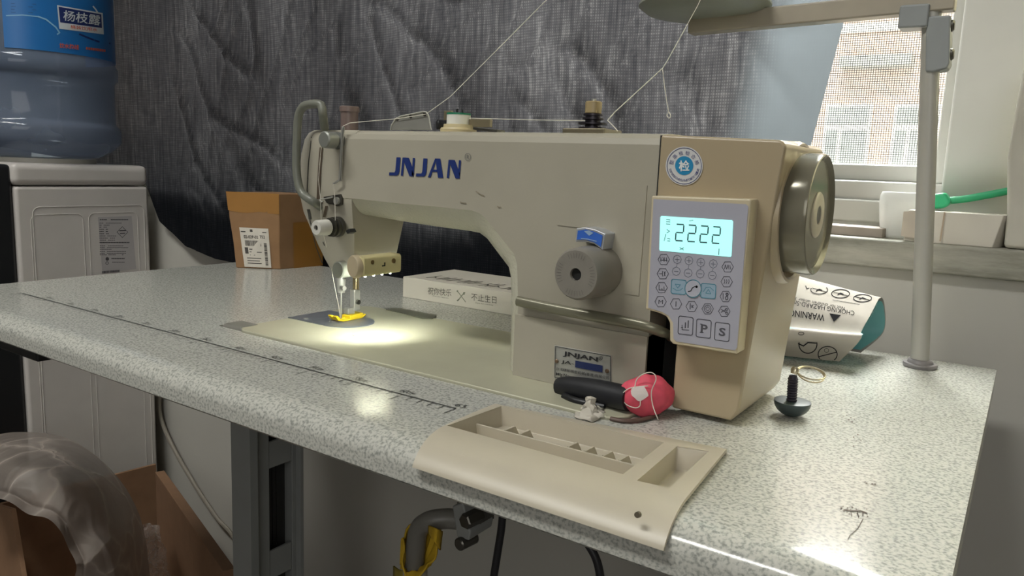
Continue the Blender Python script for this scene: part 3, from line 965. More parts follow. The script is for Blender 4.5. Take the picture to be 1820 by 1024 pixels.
bm = new(); cyl(bm, (q.x - .002, .55, ZT + .0175), (q.x - .002, .55, ZT + .0215), .0011); cyl(bm, (q.x + .004, .55, ZT + .0175), (q.x + .004, .55, ZT + .0210), .0009); part('spindle', bm, BLACK, bw)
bm = new(); a_ = at_y(786, 222, .545); rcyl(bm, a_ + Vector((-.003, -.004, 0)), a_ + Vector((.003, .004, 0)), .0045); bs = part('winder_screw', bm, BLACK, bw)
bm = new(); boxc(bm, at_y(797, 209, .553), (.005, 0, 0), (0, .001, 0), (0, 0, .006)); boxc(bm, at_y(852, 219, .553), (.013, 0, 0), (0, .002, 0), (0, 0, .0035)); part('winder_lever', bm, mat('lever_brass', (150, 140, 116), .35, .6), bw, bevel=.0005)
bm = new(); boxc(bm, at_y(868, 231, .53), (.012, 0, -.001), (0, .006, 0), (0, 0, .0012)); boxc(bm, at_y(880, 235, .525), (.006, 0, .001), (0, .006, 0), (0, 0, .0010)); part('trip_latch', bm, DKSTEEL, bw, bevel=.0005)
q = at_y(1053, 225, .55)
bm = new(); box(bm, q.x - .019, q.x + .019, .535, .565, ZT - .001, ZT + .0045)
pt = part('pre_tension', bm, mat('pretension_base', (132, 124, 104), .35, .6), mach, bevel=.001)
bm = new(); lathe(bm, (q.x, .55, ZT + .004), (0, 0, 1), [(0, .011), (.002, .011), (.0021, .006), (.004, .006), (.0041, .0115), (.0055, .0115), (.0056, .006), (.0075, .006), (.008, .0085), (.0095, .0085), (.0096, .006), (.0108, .006), (.011, .0078), (.0125, .0078), (.0126, .005), (.016, .005)], 32)
part('tension_discs', bm, mat('dark_discs', (52, 48, 54), .35, .5), pt)
bm = new(); n = 40
rings = [[(q.x + r * (1 + .035 * (i % 2)) * math.cos(2 * PI * i / n), .55 + r * (1 + .035 * (i % 2)) * math.sin(2 * PI * i / n), ZT + d) for i in range(n)] for d, r in ((.0165, .0058), (.0172, .0064), (.0255, .0064), (.0262, .0058))]
loft(bm, rings); part('tension_knob', bm, mat('tan_knob', (164, 146, 108), .4), pt)
bm = new(); cyl(bm, (q.x, .55, ZT + .026), (q.x, .55, ZT + .028), .002); part('stud', bm, STEEL, pt)
# translucent post behind the head
bm = new(); a_ = at_y(621, 222, .58); lathe(bm, (a_.x, .58, ZT - .004), (0, 0, 1), [(0, .0092), (.026, .0092), (.0262, .0104), (.031, .0104), (.0318, .0095)], 32)
part('oil_cap_post', bm, mat('smoky_plastic', (140, 122, 116), .3, alpha=.72), mach)
bm = new(); a_ = at_y(640, 230, .56); lathe(bm, (a_.x, .56, ZT - .001), (0, 0, 1), [(0, .009), (.0022, .009), (.003, .007)], 24); part('oil_plug', bm, BLACK, mach)

# stitch length dial
bm = new(); n = 60; q = at_y(1023, 488, .468)
prof_ = ((.036, .0188), (.034, .0192), (.003, .0186), (.0, .0170), (.0, .0045), (.004, .0043))
rings = [[q + Vector((0, d, 0)) + Vector((math.cos(2 * PI * i / n), 0, math.sin(2 * PI * i / n))) * (r * ((1 + .012 * (i % 2)) if k in (1, 2) else 1)) for i in range(n)] for k, (d, r) in enumerate(prof_)]
loft(bm, rings); dl_ = part('stitch_dial', bm, DIAL, mach, angle=30)
bm = new()
for i in range(40):
    a = 2 * PI * i / 40
    if i % 10 in (4, 5, 6): continue
    u = Vector((math.cos(a), 0, math.sin(a))); v_ = Vector((-math.sin(a), 0, math.cos(a)))
    o_ = q + Vector((0, -.0002, 0)); quad(bm, o_ + u * .0118 - v_ * .00015, o_ + u * .0155 - v_ * .00015, o_ + u * .0155 + v_ * .00015, o_ + u * .0118 + v_ * .00015)
part('dial_mark', bm, mat('dial_ink', (108, 104, 98), .6, var=0), dl_, flat=True)
bm = new(); cyl(bm, q + Vector((0, .0022, 0)), q + Vector((0, .006, 0)), .0042); part('dial_bore', bm, DARK, dl_)
# blue pointer badge over the dial
bm = new(); bp = [at_y(*p, .489) for p in ((1024, 406), (1040, 404), (1058, 408), (1076, 416), (1071, 445), (1056, 434), (1040, 430), (1022, 430))]
prism(bm, bp, (0, .018, 0)); bg_ = part('dial_pointer', bm, mat('chrome_bezel', (186, 190, 196), .3, .4), mach, bevel=.0008)
bm = new(); fb = on_y(.4884); poly_px(bm, [(1027, 410), (1041, 408), (1057, 412), (1071, 418.5), (1068, 439), (1055, 430), (1041, 426), (1025, 426)], fb)
poly_px(bm, [(1038, 411), (1047, 410), (1055, 414), (1047, 419)], on_y(.4882), 1); line_px(bm, [(1033, 424), (1045, 425), (1060, 429)], 1.5, on_y(.4882), mi=1)
part('pointer_badge', bm, [mat('blue_badge', (62, 108, 200), .3), mat('pale_badge_mark', (150, 176, 206), .4)], bg_, flat=True)

# reverse feed lever
bm = new(); rl = [at_y(920, 535, .4985), at_y(985, 549, .497), at_y(1060, 563, .496), at_y(1130, 576, .497), at_y(1163, 585, .500), at_y(1185, 594, .510), at_y(1192, 600, .53)]
tube(bm, rl, .0042, 12, 6, up=(0, 1, 0), flat=.75); part('reverse_lever', bm, mat('lever_metal', (130, 128, 110), .3, .35), mach)

# rating plate
fp = on_y(.5019); bm = new(); prism(bm, [at_y(*p, .5022) for p in ((985, 613.5), (1087, 632), (1087, 687), (984, 673))], (0, .002, 0))
rp = part('rating_plate', bm, mat('plate_metal', (186, 186, 180), .3, .5), mach, bevel=.0003, seg=1)
bm = new(); fp = on_y(.5016)
line_px(bm, [(987, 616), (1085, 633.5), (1085, 684.5), (986, 670.5)], 1.0, fp, True)
text_px(bm, 'JNJAN', (1000, 634), (1062, 645.5), (1001, 624), fp, .03)
line_px(bm, circ_px(1067.5, 637, 3, 3.2, 16), .7, fp, True); text_px(bm, 'R', (1066.3, 638.7), (1069, 639.2), (1066.5, 635.2), fp)
text_px(bm, 'JA-', (997, 647), (1020, 651), (998, 640), fp, .015)
text_px(bm, '台湾精新精密机械(香港)有限公司', (988, 659), (1082, 675.5), (988.5, 652.5), fp)
text_px(bm, 'Mfg.No:', (988, 668.5), (1013, 672.5), (988.5, 662), fp, .01)
part('plate_lettering', bm, INK, rp, flat=True)
bm = new(); poly_px(bm, [(1022.5, 641), (1071, 650), (1070.5, 662), (1022, 653)], fp); part('blue_blank', bm, mat('navy_block', (36, 48, 92), .5), rp, flat=True)
for p in ((989.5, 642), (1079, 659.5)):
    bm = new(); q = at_y(*p, .5016); rcyl(bm, q + Vector((0, .0006, 0)), q + Vector((0, -.0010, 0)), .0016, 16, .0004)
    part('rivet', bm, mat('rivet_metal', (132, 112, 92), .4, .6), rp)

# motor cover
bm = new()
prism_y(bm, [(-.2192, .9560), (-.1365, .9535), (-.1335, .9500), (-.1482, .772), (-.153, .7638), (-.1965, .7638), (-.1965, .835), (-.2192, .835)], .5025, .606)
cov = part('motor_cover', bm, TAN, mach, bevel=.0065, seg=5)
bm = new(); box(bm, -.2182, -.196, .535, .60, .763, .84); part('recess_panel', bm, DARK, mach)
bm = new(); box(bm, -.2197, -.2183, .5035, .60, .836, .9555); part('cover_gap', bm, DARK, mach)
WC = Vector((-.1195, .553, .9055))
bm = new(); lathe(bm, (-.158, WC.y, WC.z), (1, 0, 0), [(0, .0500), (.020, .0496), (.0232, .0482), (.0236, .0462), (.022, .0448), (.004, .0446), (.002, .003)], 64, cap=False)
part('wheel_shroud', bm, TAN, cov)
# handwheel
bm = new(); lathe(bm, (-.1445, WC.y, WC.z), (1, 0, 0), [(0, .0400), (.001, .0412), (.0225, .0418), (.0247, .0412), (.0252, .0402), (.0240, .0385), (.0225, .0370), (.0225, .018), (.0225, .0162), (.0225, .001)], 72)
hw = part('handwheel', bm, mat('smoky_wheel', (128, 124, 108), .16, .25, var=.04), mach, angle=35)
bm = new(); lathe(bm, (WC.x - .004, WC.y, WC.z), (1, 0, 0), [(0, .0158), (.0022, .0158), (.003, .0148), (.003, .0066), (.001, .0062)], 40, cap=False); hub = part('wheel_hub', bm, mat('hub_plastic', (196, 188, 168), .35), hw)
bm = new(); cyl(bm, (WC.x - .0035, WC.y, WC.z), (WC.x - .0015, WC.y, WC.z), .0062); part('wheel_screw', bm, DKSTEEL, hw)
bm = new(); a_ = on_y(.5185)(1409, 429); cyl(bm, a_ + Vector((0, .004, 0)), a_ + Vector((0, -.0004, 0)), .0030); part('wheel_dimple', bm, mat('dimple', (104, 100, 86), .3), hw)
# small notch on the side of the cover
bm = new(); a_ = at_x(1366, 528, -.1425); 
# control panel
fq = lambda p, y: at_y(*p, y)
pf = .4865
pan = [(1158, 348), (1335, 354), (1334, 368), (1313, 600), (1310, 630), (1296, 628), (1196, 612), (1190, 606), (1190, 574), (1184, 563), (1172, 557), (1147, 550)]
bm = new(); prism(bm, [at_y(*p, pf) for p in pan], (0, .0165, 0))
cp = part('control_panel', bm, mat('panel_cream', (204, 192, 164), .4), mach, bevel=.0012)
bm = new(); fs_ = on_y(pf - .0004)
poly_px(bm, [(1161.5, 354), (1326, 363), (1330, 367), (1310, 618), (1306, 623), (1202, 607), (1197, 602), (1196, 574), (1189, 562), (1178, 555), (1152, 547)], fs_)
ov = part('panel_overlay', bm, mat('grey_lilac_overlay', (172, 172, 184), .45, var=.02), cp, flat=True)
bm = new(); poly_px(bm, [(1175.5, 384), (1301, 391.5), (1303, 394), (1300, 455), (1298, 456.8), (1173, 445.5), (1171.8, 443), (1173.7, 386)], on_y(pf - .0007))
lcd = part('display_screen', bm, mat('lit_lcd', (160, 226, 220), .3, var=0, emit=(176, 255, 246), estr=.82), cp, flat=True)
bm = new(); fl = on_y(pf - .0009)
def seg2(x, y, wd, ht):
    k = lambda u, v: (x + u * wd - v * 2.2 * (ht / 30), y + v * ht + u * wd * .065)
    g = .07
    for a, b in (((.06, 0), (.94, 0)), ((1, g), (1, .5 - g)), ((.08, .5), (.92, .5)), ((0, .5 + g), (0, 1 - g)), ((.06, 1), (.94, 1))): line_px(bm, [k(*a), k(*b)], 2.3, fl)
for i in range(4): seg2(1202.5 + 21.7 * i, 398.5 + 1.5 * i, 13, 29)
for p, q in (((1184, 390), (1191, 391)), ((1184, 394), (1191, 394.6)), ((1184, 398), (1191, 398.6)), ((1185, 408), (1190, 411)), ((1190, 411), (1185, 414)), ((1183.5, 416), (1180.5, 428)), ((1186, 424), (1191, 425)), ((1186, 428), (1191, 428.5))): line_px(bm, [p, q], 1.0, fl)
line_px(bm, [(1208, 440), (1215, 444.5)], 1, fl); line_px(bm, [(1208, 444), (1215, 440.5)], 1, fl); line_px(bm, [(1278, 442), (1277.5, 453)], 1.2, fl); line_px(bm, [(1225, 392.5), (1232, 391.5)], .8, fl)
part('display_digit', bm, mat('lcd_ink', (52, 84, 96), .5, var=0), lcd, flat=True)
# keys
def kp(z): return (1160 + z[0] / 5.688, 440 + z[1] / 5.688)
def hexa(c, r): return [(c[0] + r * math.cos(math.radians(60 * i)), c[1] + r * 1.02 * math.sin(math.radians(60 * i))) for i in range(6)]
big = [(112, 121), (102, 265), (90, 406), (80, 547), (236, 570), (394, 596), (556, 620), (724, 645), (738, 495), (748, 346), (758, 196)]
bm = new(); fk = on_y(pf - .0006)
for z in big: line_px(bm, hexa(kp(z), 10.2), 1.0, fk, True)
g1 = lambda z, pts, wd=1.1: line_px(bm, [kp((z[0] + a, z[1] + b)) for a, b in pts], wd, fk)
z = big[0]; g1(z, [(-30, -20), (-30, 22)]); g1(z, [(-36, 5), (34, 8)]); g1(z, [(-10, -22), (4, 16)]); g1(z, [(10, -22), (2, 20)]); g1(z, [(28, -18), (28, 20)])
z = big[1]; g1(z, [(-34, 0), (-4, 0)]); g1(z, [(-4, -26), (-4, 26)]); g1(z, [(10, -22), (24, 0), (10, 24)]); g1(z, [(26, -22), (14, 0), (28, 24)])
z = big[2]; g1(z, [(-26, -30), (-26, 22)]); g1(z, [(-26, 22), (34, 28)]); g1(z, [(-4, 12), (10, 14)]); g1(z, [(24, -10), (24, 18)])
text_px(bm, 'M', kp((58, 570)), kp((103, 572)), kp((60, 528)), fk, 0)
z = big[4]; g1(z, [(0, -24), (-2, 26)], 1.4)
z = big[5]; g1(z, [(-14, -30), (-16, 28)], 1.4); g1(z, [(2, -14), (2, 14)]); g1(z, [(18, -12), (4, 0), (18, 14)])
z = big[6]; line_px(bm, circ_px(*kp(z), 6, 6.4), 1.0, fk, True); line_px(bm, circ_px(*kp(z), 3, 3.2), .8, fk, True)
z = big[7]; g1(z, [(-32, -20), (20, 14)], 1.4); g1(z, [(-32, 10), (18, -20)], 1.4); line_px(bm, circ_px(*kp((z[0] + 24, z[1] + 20)), 1.8, 2.2, 12), 1, fk, True); line_px(bm, circ_px(*kp((z[0] + 22, z[1] - 18)), 1.8, 2.2, 12), 1, fk, True)
z = big[8]; g1(z, [(-26, -30), (-26, 28)], 1.2); line_px(bm, circ_px(*kp((z[0] + 14, z[1] - 22)), 2, 2, 12), 1.4, fk, True); line_px(bm, circ_px(*kp((z[0] + 10, z[1] + 16)), 2.2, 3.2, 12), 1.4, fk, True)
z = big[9]
for d in (-22, 0, 22): g1(z, [(d - 6, 20), (d + 4, -4), (d - 2, -22)])
z = big[10]; g1(z, [(-34, 22), (-22, -20), (-10, 22), (4, -20), (14, 24)]); g1(z, [(22, -16), (32, 24)])
# round-cornered keys at the bottom
def rr_px(c, wz, hz, sh):
    o = []
    for x, y in rrect(-wz, wz, -hz, hz, 18, 4): o.append(kp((c[0] + x - y * .05, c[1] + y + x * sh)))
    return o
for c in ((333, 790), (515, 820), (702, 853)): line_px(bm, rr_px(c, 73, 90, .12), 1.3, fk, True)
text_px(bm, 'P', kp((484, 858)), kp((552, 868)), kp((490, 774)), fk, .025)
line_px(bm, [kp((478, 856)), kp((512, 860))], 1.5, fk); line_px(bm, [kp((482, 774)), kp((500, 776))], 1.5, fk); text_px(bm, 'S', kp((666, 890)), kp((732, 900)), kp((674, 808)), fk, .025)
g1((333, 790), [(-36, 40), (-36, -6)], 1.2); g1((333, 790), [(-36, 40), (34, 46)], 1.2); g1((333, 790), [(-4, 22), (-2, -30)], 1.8); g1((333, 790), [(24, 20), (27, -50)], 1.8); g1((333, 790), [(-44, 20), (-28, 22)], 1.2)
part('key_print', bm, mat('key_ink', (84, 84, 92), .6, var=0), ov, flat=True)
bm = new()
for a, b in zip(((248, 120), (366, 132), (486, 150), (612, 165)), ((238, 240), (358, 258), (480, 265), (602, 282))):
    line_px(bm, circ_px(*kp(a), 7.2, 7.6, 8), .9, fk, True); line_px(bm, circ_px(*kp(b), 7.2, 7.6, 8), .9, fk, True)
    g1(a, [(-22, 0), (22, 3)]); g1(a, [(0, -20), (0, 24)]); g1(b, [(-20, 0), (20, 2)]); line_px(bm, [kp((a[0] - 1, a[1] + 44)), kp((b[0] + 1, b[1] - 42))], .8, fk)
part('adjust_key_print', bm, mat('pale_key_ink', (118, 122, 134), .6, var=0), ov, flat=True)
bm = new()
poly_px(bm, rr_px((262, 398), 74, 72, .09), fk, 1); poly_px(bm, rr_px((562, 440), 74, 72, .09), fk, 1)
fk2 = on_y(pf - .00075); fk3 = on_y(pf - .0009); fk4 = on_y(pf - .00105)
line_px(bm, rr_px((262, 398), 74, 72, .09), 1.4, fk2, True); line_px(bm, rr_px((562, 440), 74, 72, .09), 1.4, fk2, True)
poly_px(bm, circ_px(*kp((408, 416)), 14.5, 15.5), fk3, 2); line_px(bm, circ_px(*kp((408, 416)), 14.5, 15.5), 1.5, fk4, True)
line_px(bm, [kp((228, 370)), kp((280, 376)), kp((252, 410))], 1, fk2, True); line_px(bm, [kp((206, 410)), kp((240, 434)), kp((278, 432)), kp((304, 410))], 1, fk2)
line_px(bm, [kp((536, 462)), kp((588, 468)), kp((564, 424))], 1, fk2, True); line_px(bm, [kp((512, 446)), kp((540, 404)), kp((580, 402)), kp((616, 436))], 1, fk2)
line_px(bm, [kp((360, 446)), kp((384, 440)), kp((400, 410)), kp((424, 396)), kp((450, 396))], 1.5, fk4, mi=3); line_px(bm, circ_px(*kp((444, 397)), 1.3, 1.5, 10), 1.6, fk4, True, mi=3)
part('speed_key', bm, [TEALINK, mat('pale_blue_key', (150, 174, 192), .45, var=0), mat('pale_overlay', (178, 180, 192), .45, var=0), INK], ov, flat=True)

# round inspection sticker
st = (1216, 295); bm = new()
poly_px(bm, circ_px(*st, 33, 34.5, 48), on_y(.5020)); 
stk = part('inspection_sticker', bm, mat('sticker_white', (206, 206, 206), .4, var=.02), cov, flat=True)
bm = new(); poly_px(bm, circ_px(1216, 294.5, 16.2, 16.8, 40), on_y(.5018)); part('sticker_centre', bm, mat('sticker_blue', (42, 134, 180), .4, var=0), stk, flat=True)
bm = new(); text_px(bm, '检', (1206.5, 304.5), (1226, 304.5), (1206.5, 285), on_y(.5016), .02); part('centre_character', bm, mat('white_ink', (225, 228, 228), .5, var=0), stk, flat=True)
bm = new(); line_px(bm, circ_px(*st, 30.5, 32, 48), 1.1, on_y(.5018), True)
fst = on_y(.5017)
for i, ch in enumerate('整車檢驗合格'):
    a = math.radians(196 + i * 148 / 5 - 0) ; R1 = 23.5
    u = Vector((math.cos(a), math.sin(a))); t_ = Vector((-u.y, u.x)); c = Vector(st) + u * R1
    s_ = 7.6; bl = c - t_ * s_ / 2 - u * s_ / 2; br = c + t_ * s_ / 2 - u * s_ / 2; tl = c - t_ * s_ / 2 + u * s_ / 2
    text_px(bm, ch, bl, br, tl, fst)
wd_ = 'StrongCheckedPointValue'
for i, ch in enumerate(wd_):
    a = math.radians(166 - i * 152 / (len(wd_) - 1)); R1 = 25.5
    u = Vector((math.cos(a), math.sin(a))); t_ = Vector((u.y, -u.x)); c = Vector(st) + u * R1; s_ = 4.0
    bl = c - t_ * 1.5 + u * s_ / 2; br = c + t_ * 1.5 + u * s_ / 2; tl = c - t_ * 1.5 - u * s_ / 2
    text_px(bm, ch, bl, br, tl, fst)
part('sticker_lettering', bm, mat('violet_ink', (82, 86, 128), .5, var=0), stk, flat=True)

# ================================================================== THREADS
def thread(name, pts, r, label, sm=6):
    bm = new(); tube(bm, pts, r, 6, sm); return tag(part(name, bm, THREAD), label, 'thread')
pA = at_y(757, 203, .5335)
thread('sewing_thread', [at_y(1262, -300, .79), at_y(985, -14, .66), at_y(880, 92, .60), at_y(800, 172, .552), pA, at_y(706, 211, .5335), at_y(622, 218.5, .502), at_y(610, 224, .5)], .00034, 'white thread running down from above to the silver bracket and the head of the machine', 0)
thread('sewing_thread', [at_y(835, 210, .545), at_y(940, 213, .546), at_y(1040, 214.5, .542)], .00034, 'white thread stretched between the bobbin winder and the black tension discs', 0)
thread('sewing_thread', [at_y(1330, -280, .79), at_y(1252, -16, .70), at_y(1240, 10, .69), at_y(1185, 110, .63), at_y(1178, 121, .62), at_y(1130, 165, .585), at_y(1092, 200, .555), at_y(1080, 214, .545), at_y(1092, 226, .543), at_y(1098, 233, .54)], .00036, 'white thread slanting down from the spool tray to the tension discs', 0)
thread('thread_loop', [at_y(1177.5, 121, .6188), at_y(1180, 145, .6185), at_y(1185, 180, .6185), at_y(1188, 198, .6185), at_y(1185.5, 205, .6185), at_y(1189, 210, .6185), at_y(1192, 206, .6185), at_y(1189, 199, .6185)], .00036, 'short white thread end with a small loop, hanging in front of the curtain')
thread('needle_thread', [at_y(571, 262, .503), at_y(566, 320, .503), at_y(570, 356, .4985), at_y(571, 400, .50), at_y(588, 470, .535), at_y(593, 500, .540), at_y(602, 545, .5485), at_y(605, 566, .551)], .00028, 'fine white thread threaded down the front of the head to the needle', 0)
thread('needle_thread', [at_y(593, 327, .4995), at_y(595, 350, .499), at_y(596, 392, .4955)], .00028, 'fine white thread between the hooked guide and the tension discs', 0)

# ================================================================== PARTS TRAY
tray = thing('parts_tray', (-.21, .39, T), 'cream plastic tray hooked over the front edge of the table, with two wells', 'tray')
cBL = at_z(884, 717, T + .004); cBR = at_z(1293, 797, T + .004)
lipz = at_y(1180, 980, .3285).z
xl0, xr0 = cBL.x, cBR.x
fl_ = at_y(733, 828, .3285).x; fr_ = at_y(1179, 981, .3285).x
def tprof(s):                       # 0 back edge .. 1 lip; returns (lerp, z) in y,z
    return s
TRN = 22
ys = []
def tray_pt(u, k, off=0):
    """k indexes the profile from back to lip"""
    yb = cBL.y + (cBR.y - cBL.y) * u
    prof = [(yb, T + .0004), (yb - .0006, T + .0035), (yb - .003, T + .0045)]
    y1 = .362
    for i in range(1, 7): prof.append((yb - .003 + (y1 - yb + .003) * i / 6, T + .0045))
    for i in range(1, 9):
        a = math.radians(62 * i / 8); prof.append((y1 - .0322 * math.sin(a) / math.sin(math.radians(62)), T + .0045 - .0122 * (1 - math.cos(a)) / (1 - math.cos(math.radians(62)))))
    prof.append((.3290, T - .0088)); prof.append((.3285, lipz))
    y, z = prof[k]
    t = min(1, max(0, (yb - y) / (yb - .328)))
    xl = xl0 + (fl_ - xl0) * t ** 3; xr = xr0 + (fr_ - xr0) * t
    return Vector((xl + (xr - xl) * u, y, z))
NP = 19
bm = new(); V = [[bm.verts.new(tray_pt(i / 12, k)) for i in range(13)] for k in range(NP)]
for k in range(NP - 1):
    for i in range(12): bm.faces.new((V[k][i], V[k][i + 1], V[k + 1][i + 1], V[k + 1][i]))
bmesh.ops.recalc_face_normals(bm, faces=bm.faces)
if sum(f.normal.z for f in bm.faces) < 0: bmesh.ops.reverse_faces(bm, faces=bm.faces)
geom = bmesh.ops.solidify(bm, geom=bm.faces[:], thickness=.0022)
TRAYM = mat('cream_tray_plastic', (192, 184, 166), .38, var=.04, vscale=18)
tb_ = part('tray_body', bm, TRAYM, tray, angle=30)
o4 = Vector(tray.location)
for W in (W1, W2):
    cb = new(); prism(cb, [Vector((p.x, p.y, .70)) for p in W], (0, 0, .1)); boolean_cut(tb_, cb)
DP = .0138
for nm, W in (('long_well', W1), ('small_well', W2)):
    bm = new(); cen = sum(W, Vector()) / 4
    topp = [Vector((p.x, p.y, T + .0044)) for p in W]
    bot = [cen + (Vector((p.x, p.y, 0)) - Vector((cen.x, cen.y, 0))) * (.965 if nm == 'long_well' else .88) for p in W]; bot = [Vector((p.x, p.y, T + .0044 - DP)) for p in bot]
    outt = [Vector((p.x, p.y, T + .0030)) + (Vector((p.x, p.y, 0)) - Vector((cen.x, cen.y, 0))).normalized() * .002 for p in W]
    outb = [Vector((p.x, p.y, T + .0028 - DP)) + (Vector((p.x, p.y, 0)) - Vector((cen.x, cen.y, 0))).normalized() * .002 for p in bot]
    loft(bm, [bot, topp, outt, outb])
    wl = part(nm, bm, TRAYM, tray, bevel=.0018, seg=3)
    if nm == 'long_well': WELL = wl
zf = T + .0044 - DP
# divider wall and ribs inside the long well
dA = at_z(848, 752, T - .001); dB = at_z(1134, 827, T - .001)
d_ = (dB - dA); dn = Vector((d_.y, -d_.x, 0)).normalized()
bm = new(); prism(bm, [dA, dB, Vector((dB.x, dB.y, zf - .0005)), Vector((dA.x, dA.y, zf - .0005))], dn * .0016)
part('divider', bm, TRAYM, tray, bevel=.0004, seg=1)
for pz in ((575, 290), (650, 312), (908, 378), (1000, 398), (1095, 425), (1192, 440), (1290, 462)):
    px = 720 + pz[0] / 3.0117; py = 660 + pz[1] / 3.0117
    b0 = at_z(px - 5, py + 6, T - .002)
    t_ = (Vector((b0.x, b0.y, 0)) - Vector((dA.x, dA.y, 0))).dot(d_.normalized()); base = dA + d_.normalized() * t_
    bk = Vector((.001, .016, 0))
    bm = new(); prism(bm, [Vector((base.x, base.y, T - .0006)), Vector((base.x, base.y, zf)), Vector((base.x + bk.x, base.y + bk.y, zf)), Vector((base.x + bk.x * .7, base.y + bk.y * .62, T - .0006))], (.0016, 0, 0))
    part('rib', bm, TRAYM, tray)
bm = new(); f = on_z(zf + .0006)
for c in ((952, 757, 9), (968, 760, 7), (985, 765, 6), (1000, 768, 4), (946, 752, 4)):
    a0 = random.random() * 6
    poly_px(bm, [(c[0] + c[2] * 1.6 * random.uniform(.6, 1.1) * math.cos(a), c[1] + 2 + c[2] * .5 * random.uniform(.6, 1.1) * math.sin(a)) for a in [i * PI / 5 for i in range(10)]], f)
part('oil_stain', bm, mat('yellow_stain', (176, 152, 96), .5, var=.15, vscale=60), WELL, flat=True)
bm = new(); q = tray_pt(.86, 15); a_ = at_y(1132, 917, .3292); lathe(bm, a_ + Vector((0, .002, 0)), (0, -1, .2), [(0, .0016), (.002, .0015)], 14); part('screw', bm, mat('tray_screw', (120, 112, 96), .4, .5), tray)

# ================================================================== SMALL THINGS ON THE TABLE
# black handle with a second black piece below
hd = thing('folding_cutter', at_z(1060, 718, T), 'black plastic handled hand tool lying against the base below the rating plate', 'tool')
bm = new()
hp_ = [at_y(994, 687, .488), at_y(1015, 688, .486), at_y(1060, 696, .482), at_y(1100, 705, .479), at_y(1120, 709, .477)]
tube(bm, hp_, lambda t: .0068 + .0024 * math.sin(min(1, t * 1.2) * PI * .6), 16, 5); part('handle', bm, mat('matt_black', (26, 27, 32), .55), hd)
bm = new(); tube(bm, [at_z(1003, 704, T + .003), at_z(1020, 712, T + .003), at_z(1045, 718, T + .003), at_z(1075, 724, T + .003)], .003, 12, 5); part('lower_grip', bm, BLACK, hd)
bm = new(); tube(bm, [at_z(1085, 744, T + .0018), at_z(1110, 748, T + .0018), at_z(1140, 746, T + .0018), at_z(1168, 738, T + .0018)], .0018, 10, 5, up=(0, 0, 1), flat=.8); part('blade_guard', bm, mat('brown_guard', (92, 72, 64), .5), hd)

# crumpled paper scraps
def scrap(name, pts, lab, thick=.0004):
    bm = new()
    vs = [bm.verts.new(p) for p in pts]
    c = bm.verts.new(sum((Vector(p) for p in pts), Vector()) / len(pts) + Vector((.001, -.003, .005)))
    for i in range(len(vs)): bm.faces.new((vs[i], vs[(i + 1) % len(vs)], c))
    bmesh.ops.subdivide_edges(bm, edges=bm.edges[:], cuts=3, use_grid_fill=True)
    for v in bm.verts:
        v.co += Vector((noise.noise(v.co * 260), noise.noise(v.co * 260 + Vector((9, 0, 0))), noise.noise(v.co * 260 + Vector((0, 7, 0))))) * .0022
        v.co.z = max(v.co.z, T + .0006)
    return bm
tis = thing('tissue_scrap', at_z(1048, 742, T), 'crumpled white tissue scrap in front of the black handle', 'scrap')
PAPW = mat('tissue_white', (214, 208, 196), .8, trans=.2)
y_ = .462
part('crumple', scrap('a', [at_z(1021, 742, T + .001), at_z(1050, 750, T + .001), at_z(1076, 742, T + .001), at_y(1074, 726, y_ + .01), at_y(1056, 720, y_ + .01), at_y(1040, 722, y_ + .012), at_y(1030, 722, y_ + .012)], ''), PAPW, tis, solid=.0004, angle=20)
part('crumple', scrap('b', [at_y(1040, 707, y_), at_y(1060, 706, y_), at_y(1059, 720, y_), at_y(1062, 734, y_ - .004), at_y(1045, 735, y_ - .004), at_y(1036, 722, y_)], ''), PAPW, tis, solid=.0004, angle=20)

# pink chalk lump with white thread
pk = thing('chalk_lump', at_z(1140, 747, T), 'pink oval lump of chalk with a white worn patch and a loose thread on it', 'chalk')
cc = at_z(1141, 742, T); up_ = Vector((0, 0, 1))
pc = Vector((cc.x, cc.y + .006, T + .0148))
bm = new(); bmesh.ops.create_icosphere(bm, subdivisions=4, radius=1)
ax = RIGHT.copy(); ax.z = 0; ax.normalize(); dp = FWD.copy(); dp.z = 0; dp.normalize()
for v in bm.verts:
    c0 = v.co.copy()
    # angular faceted lens: wide, pointed towards the sides
    wx = math.copysign(abs(c0.x) ** 1.25, c0.x)
    p = ax * wx * .0195 + dp * c0.y * .0135 + up_ * c0.z * .0152
    p += p.normalized() * noise.noise(c0 * 2.0) * .0016
    v.co = pc + p
    v.co.z = max(v.co.z, T + .0003)
pkb = part('chalk_body', bm, mat('pink_chalk', (222, 84, 104), .65, var=.14, vscale=90, bump=.3, bscale=220), pk)
bm = new()
fpk = lambda px, py: at_y(px, py, pc.y) 
def on_ell(px, py, out=.0004):
    d = ray(px, py).normalized(); t = (pc - CAM).length - .03
    for _ in range(300):
        P = CAM + d * t; q = P - pc
        a, b, c = q.dot(ax) / .0195, q.dot(dp) / .0135, q.z / .0160
        aa = abs(a) ** (1 / 1.25)
        if aa * aa + b * b + c * c < 1.04: break
        t += .0002
    return CAM + d * (t - out)
poly = circ_px(1137, 699, 15, 13, 24)
poly = [(x + 1.5 * math.sin(.8 * i), y + 1.5 * math.cos(1.1 * i)) for i, (x, y) in enumerate(poly)]
ctr = bm.verts.new(on_ell(1137, 699, .0012)); prev = None
for q_ in (.2, .4, .6, .8, 1.0):
    ring = [bm.verts.new(on_ell(1137 + (p[0] - 1137) * q_, 699 + (p[1] - 699) * q_, .0012)) for p in poly]
    for i in range(len(ring)):
        j = (i + 1) % len(ring)
        bm.faces.new((ring[i], ring[j], ctr) if prev is None else (ring[i], ring[j], prev[j], prev[i]))
    prev = ring
part('worn_patch', bm, mat('white_chalk', (214, 204, 200), .8, var=.06, vscale=120), pkb)
